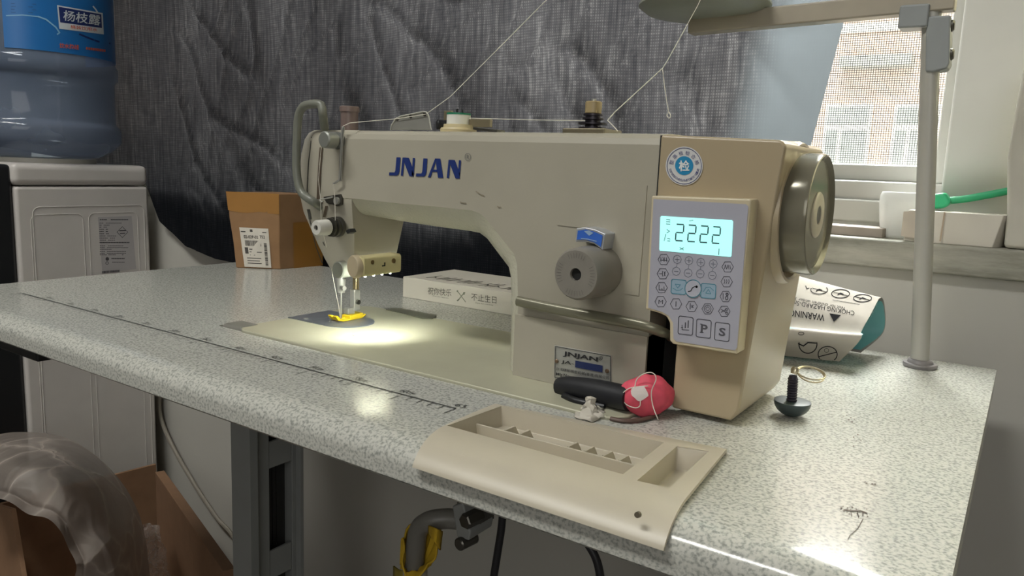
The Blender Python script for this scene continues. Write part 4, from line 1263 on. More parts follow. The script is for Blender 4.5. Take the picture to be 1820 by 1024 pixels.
thread('loose_thread', [on_ell(1152, 686, .001), on_ell(1120, 690, .001), on_ell(1106, 702, .001), on_ell(1112, 718, .001), on_ell(1128, 725, .001), on_ell(1137, 722, .001), on_ell(1138, 712, .001)], .00036, 'white thread curled on the face of the pink chalk lump')
thread('loose_thread', [on_ell(1128, 690, .001), at_y(1132, 674, pc.y - .012), at_y(1146, 664, pc.y - .012), at_y(1160, 663, pc.y - .012), at_y(1166, 674, pc.y - .012), on_ell(1158, 696, .0012), on_ell(1160, 720, .0012), at_y(1168, 742, pc.y - .015), at_z(1170, 747, T + .0006)], .00036, 'white thread looping above the pink chalk lump and down to the table')

# dark dome with threaded stem and ring
dm = thing('dome_knob', at_z(1406, 740, T), 'dark half dome knob with a threaded stem and wire ring, right of the machine', 'knob')
dc = at_z(1406, 739, T); dc.z = T
bm = new(); prof_ = [(.0, .0015)] + [(.0108 - .0108 * math.cos(math.radians(a)), .0128 * math.sin(math.radians(a))) for a in range(15, 91, 8)] + [(.0112, .0128), (.0114, .0122), (.0112, .004)]
lathe(bm, dc, (0, 0, 1), prof_, 40); part('dome', bm, mat('dark_teal_rubber', (58, 70, 72), .4), dm)
bm = new(); pr = [(0, .0032)]
for i in range(9): pr += [(.0015 + i * .0019, .0038), (.0024 + i * .0019, .0031)]
pr.append((.0195, .0026)); lathe(bm, dc + Vector((-.0006, 0, .0106)), (-.04, 0, 1), pr, 18); part('stem', bm, mat('purple_black_stem', (48, 44, 56), .5), dm)
bm = new()
rc = dc + Vector((.0085, .010, .0315)); 
for k, (r, tilt) in enumerate(((.0098, .25), (.0092, .4))):
    u = ax; v_ = (dp * math.cos(tilt) + Vector((0, 0, 1)) * math.sin(tilt)).normalized()
    ring = [rc + u * r * math.cos(2 * PI * i / 24) + v_ * r * math.sin(2 * PI * i / 24) + Vector((0, 0, -.0012 * k)) for i in range(25)]
    tube(bm, ring, .0006, 8, 0)
lathe(bm, dc + Vector((-.0012, 0, .031)), (.2, .3, 1), [(0, .0022), (.003, .0030), (.005, .0022)], 14)
part('wire_ring', bm, mat('gold_wire', (214, 204, 176), .25, .7), dm)

# white mailer bag against the wall
bag = thing('mailer_bag', at_z(1480, 640, T), 'white plastic mailer bag with warning print and teal lining, behind the machine', 'bag')
XL = -.235
def bagpt(u, v):
    """u 0..1 left to right, v 0..1 around the mouth outline from front bottom over the top to rear bottom"""
    right = [at_y(1492, 643, .742), at_y(1524, 610, .732), at_y(1532, 596, .731), at_y(1530, 591, .744), at_y(1546, 562, .764), at_y(1563, 529, .800), at_y(1572, 541, .812), at_y(1570, 590, .822), at_z(1530, 628, T + .001)]
    left = [Vector((XL, .722, T + .001)), Vector((XL, .709, T + .014)), Vector((XL, .711, .787)), Vector((XL, .722, .791)), Vector((XL, .742, .818)), Vector((XL, .778, .838)), Vector((XL, .795, .836)), Vector((XL, .812, .80)), Vector((XL, .815, T + .001))]
    def pick(L):
        P = smooth_path(L, 8); k = v * (len(P) - 1); i = min(int(k), len(P) - 2); return P[i].lerp(P[i + 1], k - i)
    p = pick(left).lerp(pick(right), u)
    n_ = noise.noise(Vector((p.x * 24, p.y * 18, p.z * 26))) * .0025
    p += Vector((0, -n_, n_ * .6)); p.z = max(p.z, T + .0008)
    return p
bm = new(); grid(bm, bagpt, 24, 56)
bg2 = part('bag_sheet', bm, [mat('white_mailer', (168, 163, 154), .9, var=.03, spec=.08)], bag)
bm = new(); 
def lining(u, v): 
    p = bagpt(1 - u * .9, v); c = Vector((p.x, .782, .795)); p = p + (c - p).normalized() * .0042; p.z = max(p.z, T + .0008); return p
grid(bm, lining, 16, 56); part('bag_lining', bm, mat('teal_lining', (112, 172, 172), .45, var=.05), bag)
# print on the bag, laid on the surface
_bagtri = []
for j in range(56):
    for i in range(24):
        a, b, c, d = bagpt(i / 24, j / 56), bagpt((i + 1) / 24, j / 56), bagpt((i + 1) / 24, (j + 1) / 56), bagpt(i / 24, (j + 1) / 56)
        _bagtri += [(a, b, c), (a, c, d)]
from mathutils.bvhtree import BVHTree
_tv = [v for t in _bagtri for v in t]
_bvh = BVHTree.FromPolygons(_tv, [(3 * i, 3 * i + 1, 3 * i + 2) for i in range(len(_bagtri))])
def on_bag(px, py):
    d = ray(px, py).normalized(); h = _bvh.ray_cast(CAM, d)
    return (h[0] - d * .0009) if h[0] is not None else at_y(px, py, .76)
bm = new()
text_px(bm, 'WARNING', (1466, 559), (1404, 550), (1465, 571), on_bag, .01)
poly_px(bm, [(1474, 557), (1495, 560), (1482, 572)], on_bag)
text_px(bm, 'CHOKING HAZARD-Small', (1519, 553), (1400, 532), (1518, 561), on_bag)
text_px(bm, 'Not for children under 3 yrs', (1502, 544), (1400, 524), (1501, 551), on_bag)
line_px(bm, [(1528, 541), (1480, 533)], .7, on_bag)
for cx, cy, rx, ry in ((1456, 515, 15, 7.5), (1494, 522, 16, 7.5), (1533, 530, 16, 6.5)):
    line_px(bm, circ_px(cx, cy, rx, ry, 28, 0 if cx > 1460 else -30, 360 if cx > 1460 else 200), 1.3, on_bag, cx > 1460); line_px(bm, [(cx - rx * .8, cy - ry * .4), (cx + rx * .8, cy + ry * .5)], 1, on_bag)
    line_px(bm, [(cx - 5, cy + 2), (cx, cy - 1), (cx + 5, cy + 1)], 1.6, on_bag)
line_px(bm, [(1432, 508), (1434, 513), (1438, 512)], 1.2, on_bag)
part('warning_print', bm, mat('mailer_ink', (44, 44, 46), .95, var=0, spec=0.0), bag, flat=True); bm = new()
line_px(bm, circ_px(1471, 630, 17, 14, 32), 1.6, on_bag, True); line_px(bm, [(1456, 634), (1487, 626)], 1.6, on_bag); line_px(bm, circ_px(1469, 623, 4, 3.5, 12), .7, on_bag, True)
line_px(bm, circ_px(1436, 612, 16, 16, 20, -10, 190), 1.8, on_bag); line_px(bm, [(1419, 611), (1428, 615), (1436, 609), (1450, 610)], 2.2, on_bag); line_px(bm, circ_px(1424, 593, 5, 2.6, 14), 1, on_bag, True)
part('symbol_print', bm, mat('mailer_ink', (44, 44, 46), .95, var=0, spec=0.0), bag, flat=True)

# flat white cake box seen under the arm
ck = thing('cake_box', (-.5, .77, T), 'flat white cake box with grey printed greeting seen under the machine arm', 'box')
czt = at_y(713, 491, .718).z
pk0 = at_z(769, 485, czt)
bm = new(); cx0 = -.6505; cx1 = -.37
prism(bm, [(cx0, .718, T), (cx1, .718, T), (cx1, .822, T), (cx0, .822, T)], (0, 0, czt - T))
ckb = part('box_body', bm, mat('white_board', (206, 200, 186), .55, var=.02), ck, bevel=.0008, seg=2)
fc = on_y(.7176); bm = new()
k7 = lambda a, b: (740 + a / 10.11, 480 + b / 10.11)
text_px(bm, '祝你快乐', k7(205, 435), k7(628, 478), k7(210, 305), fc)
MIX = mat('warm_grey_ink', (84, 80, 70), .6, var=0); part('greeting_print', bm, MIX, ckb, flat=True); bm = new(); text_px(bm, '不止生日', k7(985, 545), k7(1437, 606), k7(988, 415), fc)
part('greeting_print', bm, MIX, ckb, flat=True); bm = new(); text_px(bm, 'Wish you happiness', k7(290, 478), k7(580, 520), k7(291, 455), fc); part('small_print', bm, MIX, ckb, flat=True); bm = new(); text_px(bm, 'More than a birthday', k7(1065, 605), k7(1380, 648), k7(1066, 580), fc)
part('small_print', bm, MIX, ckb, flat=True)
bm = new(); line_px(bm, [k7(735, 375), k7(885, 575)], 1.5, fc); line_px(bm, [k7(745, 550), k7(850, 420)], 1.8, fc); poly_px(bm, [k7(835, 430), k7(845, 395), k7(880, 395), k7(870, 440), k7(850, 450)], fc); poly_px(bm, circ_px(*k7(738, 380), 1.6, 1.8, 10), fc)
line_px(bm, [k7(735, 550), k7(765, 530)], 2.2, fc)
part('cutlery_emblem', bm, mat('sage_ink', (140, 142, 124), .6, var=0), ckb, flat=True)
bm = new(); fct = on_z(czt + .0004); xx = cx0 + .03
def dash(x, y, x2, y2, w_=.0022): 
    d2 = Vector((x2 - x, y2 - y, 0)).normalized(); n2 = Vector((-d2.y, d2.x, 0)) * w_ / 2
    quad(bm, Vector((x, y, czt + .0004)) - n2, Vector((x2, y2, czt + .0004)) - n2, Vector((x2, y2, czt + .0004)) + n2, Vector((x, y, czt + .0004)) + n2)
random.seed(12)
for i in range(15):
    x_ = cx0 + .028 + i * .0165
    dash(x_, .730, x_ + .004 * random.random(), .752 + .012 * random.random()); dash(x_ + .001, .742 + .008 * random.random(), x_ + .009, .736 + .016 * random.random())
    if i % 2: dash(x_ + .008, .732, x_ + .010, .760)
part('lid_print', bm, mat('warm_grey_ink', (84, 80, 70)), ckb, flat=True)

# cardboard carton at the left end of the table
cb1 = thing('cardboard_box', at_z(498, 478, T), 'brown cardboard carton with white shipping label and orange tape, on the table', 'box')
a0 = at_z(419, 476, T); b0 = at_z(498, 479, T); d_ = (b0 - a0); prp = Vector((.004, .080, 0))
tl = at_y(403, 341, a0.y); ht = tl.z - T
tr_ = at_y(495, 345, b0.y)
bots = [a0, b0, b0 + prp, a0 + prp]; tops = [Vector((tl.x, tl.y, T + ht)), Vector((tr_.x, tr_.y, T + ht)), Vector((tr_.x, tr_.y, T + ht)) + prp * 1.02, Vector((tl.x, tl.y, T + ht)) + prp * 1.02]
bm = new(); loft(bm, [bots, tops]); bmesh.ops.subdivide_edges(bm, edges=bm.edges[:], cuts=2, use_grid_fill=True)
for v in bm.verts:
    if v.co.z > T + .01: v.co += Vector((noise.noise(v.co * 22), noise.noise(v.co * 22 + Vector((5, 5, 5))), 0)) * .002
cbb = part('carton', bm, CARD, cb1, bevel=.0015, seg=2)
nrm = Vector((d_.y, -d_.x, 0)).normalized()
def face1(u, v, off=.0012): 
    p = (bots[0].lerp(bots[1], u)).lerp(tops[0].lerp(tops[1], u), v); return p + nrm * off
bm = new(); grid(bm, lambda u, v: face1(-.01 + 1.02 * u, .76 + .245 * v - (.06 * (1 - v) * abs(math.sin(u * 5)) * .4)), 10, 4); part('packing_tape', bm, TAPE, cbb)
bm = new()
def face2(u, v, off=.0012):
    p = (bots[1].lerp(bots[2], u)).lerp(tops[1].lerp(tops[2], u), v); return p + d_.normalized() * off
bm = new(); grid(bm, lambda u, v: face2(.30 + .7 * u, .0 + .62 * v), 6, 6); part('side_tape', bm, mat('amber_tape', (150, 106, 50), .3, var=.05), cbb)
lab0 = lambda u, v, off=.0018: face1(.18 + .60 * u + (.03 * (1 - v)), .02 + .52 * v, off)
bm = new(); quad(bm, lab0(0, 0), lab0(1, 0), lab0(1, 1), lab0(0, 1)); slb = part('shipping_label', bm, PAPER, cbb, flat=True)
bm = new(); fL = lambda x, y: lab0(x, y, .0023)
def lrect(x0, x1, y0, y1): poly_px(bm, [(x0, y0), (x1, y0), (x1, y1), (x0, y1)], fL)
random.seed(9); x = .14
while x < .70:
    w_ = random.choice((.008, .014, .02)); lrect(x, x + w_, .54, .68); x += w_ + random.choice((.008, .014))
y = .06
while y < .64:
    w_ = random.choice((.010, .018, .028)); lrect(.80, .90, y, y + w_); y += w_ + random.choice((.010, .02))
text_px(bm, '02-02P-02', (.12, .73), (.62, .73), (.12, .81), fL, .02); text_px(bm, '752', (.68, .74), (.86, .74), (.68, .82), fL, .02)
lrect(.36, .45, .90, .96); lrect(.10, .22, .34, .50); lrect(.26, .42, .44, .47)
for yy, x1 in ((.38, .70), (.30, .45), (.22, .66), (.155, .60), (.09, .66)): lrect(.26 if yy > .25 else .14, x1, yy, yy + .018)
lrect(.04, .2, .89, .91); lrect(.78, .92, .89, .91)
part('label_print', bm, mat('grey_print', (76, 72, 68), .6, var=0), slb, flat=True)

# ================================================================== THREAD STAND
stand = thing('thread_stand', (-.0698, .793, T), 'grey metal thread stand pole rising from the table with a cross arm and spool tray', 'thread stand')
POLE = mat('pole_grey_paint', (170, 168, 160), .38, var=.03)
p0 = at_y(1635, 648, .793); p0.z = T; p1 = at_y(1657, 0, .793); pd = (p1 - p0).normalized()
bm = new(); cyl(bm, p0, p0 + pd * .40, .0079, 28); part('pole', bm, POLE, stand)
bm = new(); lathe(bm, (p0.x, p0.y, T), (0, 0, 1), [(0, .0140), (.0028, .0148), (.0040, .0142), (.0042, .0112), (.0065, .0104), (.0078, .0086)], 36); part('base_flange', bm, mat('flange_grey', (124, 120, 120), .45), stand)
bm = new(); pm = at_y(1668, 82, .79); 
prism(bm, [at_y(*p, .783) for p in ((1656, 28), (1690, 26), (1688, 112), (1683, 122), (1656, 128), (1644, 127), (1646, 30))], (0, .022, 0))
jb = part('joint_clamp', bm, mat('clamp_grey', (146, 150, 150), .45), stand, bevel=.002)
for p in ((1689, 46), (1688, 97)):
    bm = new(); q = at_y(*p, .790); rcyl(bm, q + Vector((-.004, 0, 0)), q + Vector((.0035, 0, 0)), .0052, 20, .0015)
    part('bolt', bm, DKSTEEL, jb)
bm = new(); aL = at_y(1228, 46, .793); aR = at_y(1700, 0, .793)
u = (aR - aL) / 2; v_ = Vector((0, .009, 0)); w_ = Vector((0, 0, 1)) * .0092
boxc(bm, (aL + aR) / 2, u, v_, w_); part('cross_arm', bm, mat('arm_beige', (168, 160, 144), .45), stand, bevel=.002)
bm = new(); q = at_y(1628, 20, .793); boxc(bm, q + Vector((0, 0, -.006)), (.012, 0, 0), (0, .012, 0), (0, 0, .010)); part('arm_joint', bm, mat('clamp_grey', (120, 122, 120)), stand, bevel=.002)
bm = new(); tc = at_y(1258, 27, .79); 
lathe(bm, (tc.x, .778, tc.z - .004), (0, 0, 1), [(0, .020), (.001, .045), (.004, .058), (.010, .066), (.012, .066), (.0115, .062), (.006, .055), (.003, .02)], 48); part('spool_tray', bm, mat('tray_grey_green', (148, 152, 140), .4), stand)

# ================================================================== SILL THINGS
def on_sill(px, py, y): return at_y(px, py, y)
SZt = SZ
tub = thing('plastic_tub', (-.11, .93, SZ), 'milky white plastic tub on the sill behind the stand pole', 'tub')
q0 = at_y(1582, 415, .93); q1 = at_y(1566, 350, .93); q2 = at_y(1662, 350, .93)
bm = new(); hx = (q2.x - q1.x) / 2; cxm = (q1.x + q2.x) / 2; hz = at_y(1600, 342, .93).z
rings = []
for z, s in ((SZ, .78), (SZ + .003, .84), (SZ + .02, .93), (hz - .012, 1.0), (hz - .004, .985), (hz, .93)):
    rings.append([(cxm + x * s, .935 + y * s, z) for x, y in rrect(-hx, hx, -.028, .028, .014, 4)])
loft(bm, rings); part('tub_body', bm, mat('milky_plastic', (240, 240, 236), .3, trans=.25), tub, angle=60)
wb = thing('white_carton', (-.03, .905, SZ), 'low white carton on the sill to the right of the stand pole', 'box')
cA = at_y(1606, 425, .884); cB = at_y(1765, 432, .884); zt_ = at_y(1690, 377, .884).z
bm = new(); loft(bm, [[(cA.x, .882, SZ), (cB.x, .882, SZ), (cB.x + .012, .912, SZ), (cA.x, .912, SZ)], [(cA.x + .002, .880, zt_), (cB.x + .006, .880, zt_), (cB.x + .018, .914, zt_), (cA.x + .002, .914, zt_)]])
wbb = part('carton_body', bm, mat('white_card', (216, 210, 198), .6, var=.04), wb, bevel=.001)
bm = new(); line_px(bm, [(1679, 378), (1671, 428)], 3, on_y(.8795)); part('fold_line', bm, mat('fold_tan', (182, 164, 142), .6), wbb, flat=True)
bm = new(); fz = on_y(.8795)
poly_px(bm, [(1606, 376), (1628, 375), (1627, 424), (1601, 419)], fz); part('clear_tape', bm, mat('tape_film', (196, 186, 172), .15), wbb, flat=True)
gb = thing('green_brush', at_y(1650, 372, .925), 'bright green plastic scoop with a long handle lying on the white carton', 'scoop')
GR = mat('green_plastic', (52, 176, 122), .35, var=.05)
zc_ = .918
bm = new(); tube(bm, [at_y(1678, 357, zc_), at_y(1720, 353, zc_), at_y(1800, 338, zc_)], .0038, 12, 4, up=(0, 1, 0), flat=.8); part('handle', bm, GR, gb)
bm = new(); prism(bm, [at_y(*p, .900) for p in ((1650, 346), (1680, 342), (1686, 352), (1690, 362), (1676, 371), (1650, 372))], (0, .022, 0)); part('head', bm, GR, gb, bevel=.003)
bm = new(); fA_ = at_y(1790, 432, .890)
def foam(u, v):
    return None
X = [at_y(1784, 433, .885), at_y(1786, 380, .885), at_y(1792, 280, .885), at_y(1806, 180, .885), at_y(1816, 120, .885)]
bm = new(); rings = []
for i, p in enumerate(X):
    z = SZ + .0005 if i == 0 else p.z
    jit = .0015 * math.sin(i * 2.1)
    rings.append([(p.x + jit, .884, z), (p.x + .16, .884, z), (p.x + .16, .935, z), (p.x + .006, .935, z)])
loft(bm, rings); tag(part('foam_sheet', bm, mat('white_foam', (198, 194, 182), .6, var=.05), bevel=.004), 'tall white foam board wrapped in plastic standing at the right end of the sill', 'foam board')
bm = new(); a_ = at_y(1450, 405, .93); b_ = at_y(1572, 405, .905)
prism(bm, [(a_.x - .08, .896, SZ), (b_.x, .896, SZ), (b_.x + .002, .935, SZ), (a_.x - .08, .935, SZ)], (0, 0, at_y(1548, 405, .896).z - SZ))
tag(part('wood_offcut', bm, mat('grey_wood', (150, 140, 130), .7, var=.12, vscale=40), bevel=.0012), 'short pale wooden offcut on the sill left of the white tub', 'wood')

# ================================================================== WATER DISPENSER AND BOTTLE
XD = -1.45
disp = thing('water_dispenser', (-1.61, .73, 0), 'white water dispenser with dark front standing beside the left end of the table', 'water dispenser')
WD = mat('white_appliance', (206, 201, 196), .4, var=.02)
zD = .902
bm = new(); pr = rrect(.618, .856, 0, 1, .018)
def dsec(z, ins=0): return [(XD - ins if False else XD - ins, .606 + ins, z), (XD - ins, .853 - ins, z), (-1.77, .853 - ins, z), (-1.77, .606 + ins, z)]
bm = new(); box(bm, -1.77, XD, .612, .853, 0.0, .8615); body = part('body', bm, WD, disp, bevel=.006)
bm = new(); box(bm, -1.771, XD + .0015, .608, .8545, .8630, zD); part('top_cover', bm, WD, disp, bevel=.012, seg=4)
bm = new(); box(bm, -1.765, XD - .006, .555, .6118, 0, zD - .003); part('front_panel', bm, mat('dark_front', (26, 28, 31), .35), disp, bevel=.008)
# embossed outlines on the side
bm = new(); fx = on_x(XD + .0004)
def emb(x0, x1, y0, y1, r, wd):
    P = [Vector((XD + .0002, y, z)) for y, z in rrect(x0, x1, y0, y1, r, 6)]
    for a, b in zip(P, P[1:] + P[:1]): cyl(bm, a, b, wd, 6)
ya = at_x(36, 367, XD).y; yb2 = at_x(250, 364, XD).y
emb(.638, .842, .25, at_x(130, 367, XD).z, .012, .0009)
emb(at_x(55, 400, XD).y, at_x(148, 400, XD).y, .27, at_x(100, 381, XD).z, .012, .0007); emb(at_x(158, 400, XD).y, at_x(245, 400, XD).y, .27, at_x(200, 378, XD).z, .012, .0007)
part('side_embossing', bm, WD, body)
bm = new(); fx = on_x(XD + .0006); poly_px(bm, [(174, 386), (234, 384), (242, 478), (182, 486)], on_x(XD + .0004))
dlb = part('energy_label', bm, mat('silver_label', (182, 178, 178), .5, var=.02), body, flat=True)
bm = new()
k3 = lambda a, b: (150 + a / 8.19, 370 + b / 8.19)
for y, segs in ((168, ((225, 330), (385, 640))), (218, ((218, 280), (310, 545))), (248, ((218, 258), (280, 370))), (278, ((218, 255), (280, 330))), (310, ((218, 290), (310, 350))), (342, ((218, 285), (310, 350))), (374, ((218, 290), (315, 360))), (405, ((218, 310), (335, 465))), (437, ((218, 345), (370, 450))), (467, ((222, 320), (345, 450))), (502, ((222, 660),)), (550, ((225, 305), (345, 570))), (578, ((225, 300), (330, 640))), (600, ((225, 400),)), (630, ((225, 305), (330, 610))), (658, ((225, 300), (330, 610))), (680, ((225, 330), (350, 460), (545, 575))), (735, ((395, 590),)), (788, ((405, 590),))):
    hh = 16 if y in (168, 502, 735) else 9
    for a, b in segs:
        n_ = max(1, int((b - a) / 22)); st_ = (b - a) / n_
        for i in range(n_):
            x_ = a + i * st_; poly_px(bm, [k3(x_, y + hh / 2), k3(x_ + st_ * .8, y + hh / 2 - .6), k3(x_ + st_ * .8, y - hh / 2 - .6), k3(x_, y - hh / 2)], fx)
line_px(bm, [k3(552, 270), k3(632, 350), k3(552, 428), k3(474, 350)], .8, fx, True); line_px(bm, [k3(515, 330), k3(598, 326)], 2.2, fx); line_px(bm, [k3(520, 370), k3(590, 366)], 1.4, fx)
poly_px(bm, circ_px(*k3(333, 740), 3.2, 3.2, 14), fx); line_px(bm, circ_px(*k3(330, 800), 2.4, 2.4, 14), .9, fx, True)
x = 258
random.seed(3)
while x < 505:
    w_ = random.choice((5, 8, 12)); poly_px(bm, [k3(x, 950 - (x - 258) * .08), k3(x + w_, 950 - (x - 258) * .08), k3(x + w_, 918 - (x - 258) * .08), k3(x, 918 - (x - 258) * .08)], fx); x += w_ + random.choice((3, 6))
part('label_print', bm, mat('label_ink', (76, 74, 78), .6, var=0), dlb, flat=True)
BC = Vector((-1.575, .712, 0))
bm = new(); lathe(bm, (BC.x, BC.y, zD - .002), (0, 0, 1), [(0, .094), (.010, .094), (.011, .088)], 40); part('bottle_collar', bm, mat('collar_cream', (196, 190, 176), .4), disp)
# cord
bm = new(); tube(bm, [at_y(283, 700, .872), at_y(285, 740, .872), at_y(305, 790, .872), at_y(345, 860, .872), at_y(385, 920, .872), at_y(415, 955, .872), at_y(425, 1000, .872), at_y(424, 1060, .872)], .0042, 8, 6)
tag(part('power_cord', bm, mat('white_cord', (140, 134, 122), .5)), 'pale power cord drooping along the wall beside the water dispenser', 'cord')

bot = thing('water_bottle', (BC.x, BC.y, zD + .009), 'large clear blue water bottle with blue label upside down on the dispenser', 'bottle')
BR = .1345
zz = lambda py: at_y(110, py, BC.y - .09).z
z0 = zD + .009
fcy = on_cyl(BC.x, BC.y, BR)
zlab = fcy(110, 97).z; zr1 = fcy(110, 132).z; zr2 = fcy(110, 218).z; zr3 = fcy(110, 250).z
prof_ = [(z0, .070), (z0 + .002, .100), (z0 + .014, .122), (z0 + .026, .134), (zr3, .140), (zr3 + .02, .1405), (zr2 - .004, .139), (zr2, .134), (zr2 + .006, .1315), (zr1 - .006, .1315), (zr1, .134), (zr1 + .004, .1385), (zlab - .010, .1385), (zlab - .005, .1355), (zlab, .1340), (1.33, .1340), (1.36, .11)]
bm = new(); lathe(bm, (BC.x, BC.y, 0), (0, 0, 1), prof_, 72); bb = part('bottle_shell', bm, bottle_mat(), bot, angle=60)
bm = new(); la = fcy(6, 50); lb = math.atan2(la.y - BC.y, la.x - BC.x)
def labf(u, v): a = lb + u * (2.75); return (BC.x + (BR + .0006) * math.cos(a), BC.y + (BR + .0006) * math.sin(a), zlab + .003 + v * .2)
grid(bm, labf, 60, 4); lbl = part('bottle_label', bm, label_mat(), bot)
fcl = on_cyl(BC.x, BC.y, BR + .0012); fcl2 = on_cyl(BC.x, BC.y, BR + .0016); fcl3 = on_cyl(BC.x, BC.y, BR + .0020)
kb = lambda a, b: (a / 3.532, b / 3.531)
bm = new()
def strip_poly(p00, p10, p11, p01, f, mi, n=8):
    for i in range(n):
        L = lambda a, b, t: (a[0] + (b[0] - a[0]) * t, a[1] + (b[1] - a[1]) * t)
        poly_px(bm, [L(p00, p10, i / n), L(p00, p10, (i + 1) / n), L(p01, p11, (i + 1) / n), L(p01, p11, i / n)], f, mi)
strip_poly(kb(358, 32), kb(645, 82), kb(652, 216), kb(372, 180), fcl, 0)
strip_poly(kb(368, 42), kb(636, 90), kb(640, 176), kb(378, 140), fcl2, 1)
strip_poly(kb(408, 146), kb(632, 178), kb(634, 205), kb(408, 174), fcl2, 0)
text_px(bm, '杨枝露', kb(396, 128), kb(630, 162), kb(400, 62), fcl3, .012, 0)
text_px(bm, '桶装饮用水', kb(442, 178), kb(612, 200), kb(443, 156), fcl3, .01, 2)
text_px(bm, '饮水热线', kb(372, 300), kb(495, 314), kb(374, 268), fcl2, .02, 2); 
for i in range(9): poly_px(bm, [kb(540 + i * 14, 311 + i * 1.8), kb(550 + i * 14, 312 + i * 1.8), kb(550 + i * 14, 296 + i * 1.8), kb(540 + i * 14, 295 + i * 1.8)], fcl2, 2)
for i in range(4): line_px(bm, [kb(70, 22 + i * 18), kb(225 - 20 * (i % 2), 26 + i * 18)], 1.0, fcl, mi=3)
line_px(bm, [kb(500, 215), kb(560, 240), kb(620, 262), kb(690, 272)], 3.2, fcl, mi=1); line_px(bm, [kb(240, 104), kb(290, 122), kb(350, 170), kb(374, 205), kb(360, 215)], 2.6, fcl, mi=4); line_px(bm, [kb(40, 98), kb(140, 94), kb(240, 104)], 2.0, fcl, mi=4)
line_px(bm, [kb(585, 40), kb(600, 58), kb(612, 76), kb(598, 78)], 2.4, fcl3, mi=0)
part('label_lettering', bm, [mat('label_white', (214, 222, 226), .4, var=0), mat('label_navy', (24, 44, 104), .4, var=0), mat('label_orange', (206, 96, 66), .4, var=0), mat('label_faint', (26, 86, 140), .4, var=0), mat('label_pale_blue', (128, 180, 214), .4, var=0)], lbl, flat=True)

# ================================================================== UNDER THE TABLE
kl = thing('knee_lifter', at_y(820, 905, .42), 'grey bent knee lifter rod with bolted clamp under the front of the table', 'knee lifter')
yk = .43
zk = TB
bm = new(); prism(bm, [at_y(*p, yk) for p in ((803, 900), (822, 893), (836, 948), (833, 962), (812, 956))], (0, .03, 0)); [setattr(v.co, 'z', min(v.co.z, TB - .0003)) for v in bm.verts]; part('clamp_block', bm, LEG, kl, bevel=.0015)
bm = new(); prism(bm, [at_y(*p, yk + .012) for p in ((820, 898), (851, 906), (852, 938), (836, 945), (826, 920))], (0, .02, 0)); [setattr(v.co, 'z', min(v.co.z, TB - .0003)) for v in bm.verts]; part('clamp_bracket', bm, mat('dark_clamp', (74, 72, 68), .5), kl, bevel=.001)
for p, r in (((842, 918), .006), ((832, 958), .005)):
    bm = new(); q = at_y(*p, yk + .008); rcyl(bm, q + Vector((0, -.012, 0)), q + Vector((.002, .006, 0)), r, 6 if r > .0055 else 18, .001)
    part('bolt', bm, DKSTEEL, kl)
q = at_y(826, 892, yk + .02); bm = new(); cyl(bm, (q.x, q.y, q.z - .01), (q.x, q.y, TB), .006); part('mount_pin', bm, DKSTEEL, kl)
bm = new(); tube(bm, [at_y(818, 924, yk + .012), at_y(795, 922, yk + .008), at_y(768, 925, yk + .002), at_y(750, 934, yk), at_y(742, 950, yk), at_y(738, 985, yk), at_y(734, 1040, yk)], .0078, 16, 6); part('rod', bm, mat('rod_grey', (112, 110, 104), .4), kl)
rg = thing('yellow_rag', at_y(738, 1010, yk), 'yellow cloth rag wrapped round the knee lifter rod', 'rag')
YR = mat('yellow_cloth', (196, 160, 34), .8, var=.18, vscale=50)
bm = new()
def rag(u, v):
    # a cuff wrapped round the rod, open at the front, gathered at the bottom
    a = u * 2 * PI
    fr = max(0, -math.sin(a))
    c = at_y(747 - 11 * v, 944 + 62 * v, yk)
    rx = (.0150 - .0055 * v) * (1.0 + .12 * math.sin(3 * a + 1)) + .0025 * math.sin(9 * a) * (.4 + .6 * v)
    lift = (-.034 * fr ** .7 + .006 * math.cos(a) + .004 * math.sin(4 * a)) * (1 - v)
    return Vector((c.x, c.y, c.z)) + ax * rx * math.cos(a) + dp * rx * .85 * math.sin(a) + Vector((0, 0, lift))
grid(bm, rag, 48, 14); part('rag_cuff', bm, YR, rg, solid=.0014)
bm = new()
def flap(u, v):
    return at_y(762 + 24 * u - 4 * v * u, 934 + 10 * u + 34 * v * (.35 + .65 * u), yk - .004 - .012 * math.sin(u * 3))
grid(bm, flap, 8, 6); part('rag_flap', bm, YR, rg, solid=.0014)
bm = new()
def flap2(u, v):
    return at_y(700 + 36 * u, 1006 + 8 * math.sin(u * 4) + 40 * v, yk + .006 - .008 * math.sin(u * 3 + v))
grid(bm, flap2, 8, 6); part('rag_flap', bm, mat('olive_cloth', (140, 124, 44), .8, var=.18, vscale=50), rg, solid=.0014)
bm = new(); rcyl(bm, at_y(738, 1010, yk), at_y(738, 1075, yk), .0098, 20, .001); part('knee_pad', bm, mat('pale_pad', (170, 164, 148), .6), kl)
for nm, pts, lab in (('black_cable', ((895, 895), (891, 940), (884, 985), (878, 1024), (872, 1070)), 'black cable hanging below the table to the right of the knee lifter'), ('black_cable', ((1036, 955), (1050, 975), (1060, 995), (1066, 1020), (1070, 1060)), 'black curved cable under the table, furthest right')):
    bm = new(); tube(bm, [at_y(*p, .47) for p in pts], .0032 if nm else 0, 10, 5); tag(part(nm, bm, mat('cable_black', (30, 30, 34), .5)), lab, 'cable')

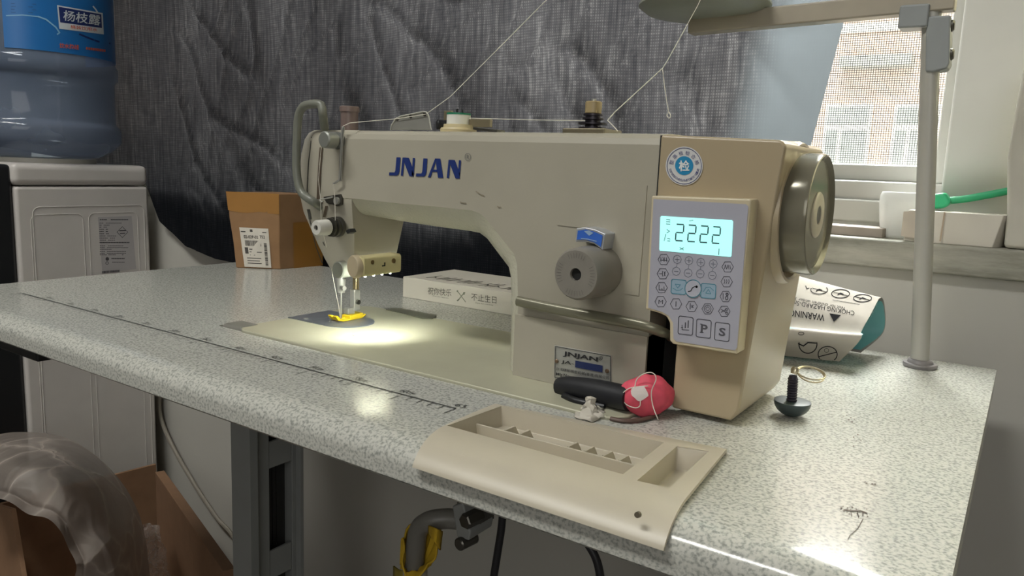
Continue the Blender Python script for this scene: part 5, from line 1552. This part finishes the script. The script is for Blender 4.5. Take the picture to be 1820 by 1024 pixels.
# open carton on the floor
oc = thing('open_carton', (-1.15, .55, 0), 'open brown cardboard carton with raised flaps on the floor under the table', 'box')
CI = mat('carton_brown', (134, 102, 76), .85, var=.08, vscale=30)
def slab(bm, a, b, c, d, th):
    n_ = (Vector(b) - Vector(a)).cross(Vector(d) - Vector(a)).normalized() * th
    prism(bm, [a, b, c, d], n_)
A0 = at_y(275, 824, .80); A1 = Vector((-1.418, .47, A0.z))
A2 = at_y(292, 836, .775); A3 = at_y(418, 1010, .60)
F0 = at_y(2, 890, .40)
bm = new(); slab(bm, (A1.x, A1.y, .0), (A0.x, A0.y, .0), A0, A1, .006); part('back_wall', bm, CI, oc)
bm = new(); slab(bm, (A2.x, A2.y, .0), (A3.x, A3.y, .0), A3, A2, .016); part('side_wall', bm, CI, oc, bevel=.001)
B0 = at_y(-60, 880, .50); B1 = at_y(20, 905, .47); B2 = at_y(50, 1090, .44); B3 = at_y(-60, 1090, .46)
bm = new(); slab(bm, B0, B1, B2, B3, .006); part('flap', bm, CI, oc)
bm = new(); box(bm, -1.43, -.9, .45, .8, .001, .006); part('bottom', bm, CI, oc)
# plastic bag crumpled over the carton: a sheet between its outer fold and its open hem
outl = smooth_path([at_y(*p, y) for p, y in (((-70, 800), .50), ((-10, 774), .52), ((45, 768), .54), ((110, 776), .56), ((165, 806), .58), ((212, 852), .60), ((242, 902), .61), ((258, 955), .61), ((268, 1040), .60), ((272, 1120), .60))], 6)
heml = smooth_path([at_y(*p, y) for p, y in (((-70, 872), .40), ((-10, 884), .41), ((20, 894), .41), ((50, 914), .42), ((85, 922), .43), ((108, 945), .44), ((122, 975), .45), ((136, 1008), .45), ((128, 1050), .45), ((140, 1120), .45))], 6)
def sample(L, u):
    k = u * (len(L) - 1); i = min(int(k), len(L) - 2); return L[i].lerp(L[i + 1], k - i)
def bagf(u, v):
    a, b = sample(outl, u), sample(heml, u)
    p = a.lerp(b, v)
    bul = math.sin(PI * min(1, v * 1.1)) ** .8
    p += (CAM - p).normalized() * .055 * bul + Vector((0, 0, .012 * bul))
    q = Vector((p.x * 9, p.y * 9, p.z * 9))
    cr = lambda f, o: max(0, 1 - abs(noise.noise(q * f + Vector(o))) * 9)
    rd = cr(.55, (1, 5, 2)) * .005 + cr(.9, (4, 2, 7)) * .004 + cr(1.7, (1, 9, 3)) * .0022 + noise.noise(q * .7) * .016 + noise.noise(q * 2.2) * .004
    e = min(1, 6 * v, 6 * (1 - v) + .25)
    return p + (CAM - p).normalized() * rd * e
bm = new(); grid(bm, bagf, 170, 110)
tag(part('plastic_bag', bm, film_mat('cloudy_film', (160, 150, 142), .80, .45, 1.0, 9), angle=180), 'large crumpled cloudy plastic bag bulging over the open carton', 'bag')
bm = new(); bw_ = [at_y(250, 930, .68), at_y(284, 935, .67), at_y(308, 1050, .62), at_y(250, 1050, .62)]
def bw2(u, v): 
    p = bw_[0].lerp(bw_[1], u).lerp(bw_[3].lerp(bw_[2], u), v); n_ = noise.noise(p * 40) * .02 + noise.noise(p * 110) * .008; return p + Vector((n_, -n_, n_ * .5))
grid(bm, bw2, 16, 36); tag(part('bubble_wrap', bm, film_mat('clear_film', (190, 180, 174), .42, .15, 1.0, 40), angle=20), 'crinkled strip of clear bubble wrap inside the open carton', 'bubble wrap')
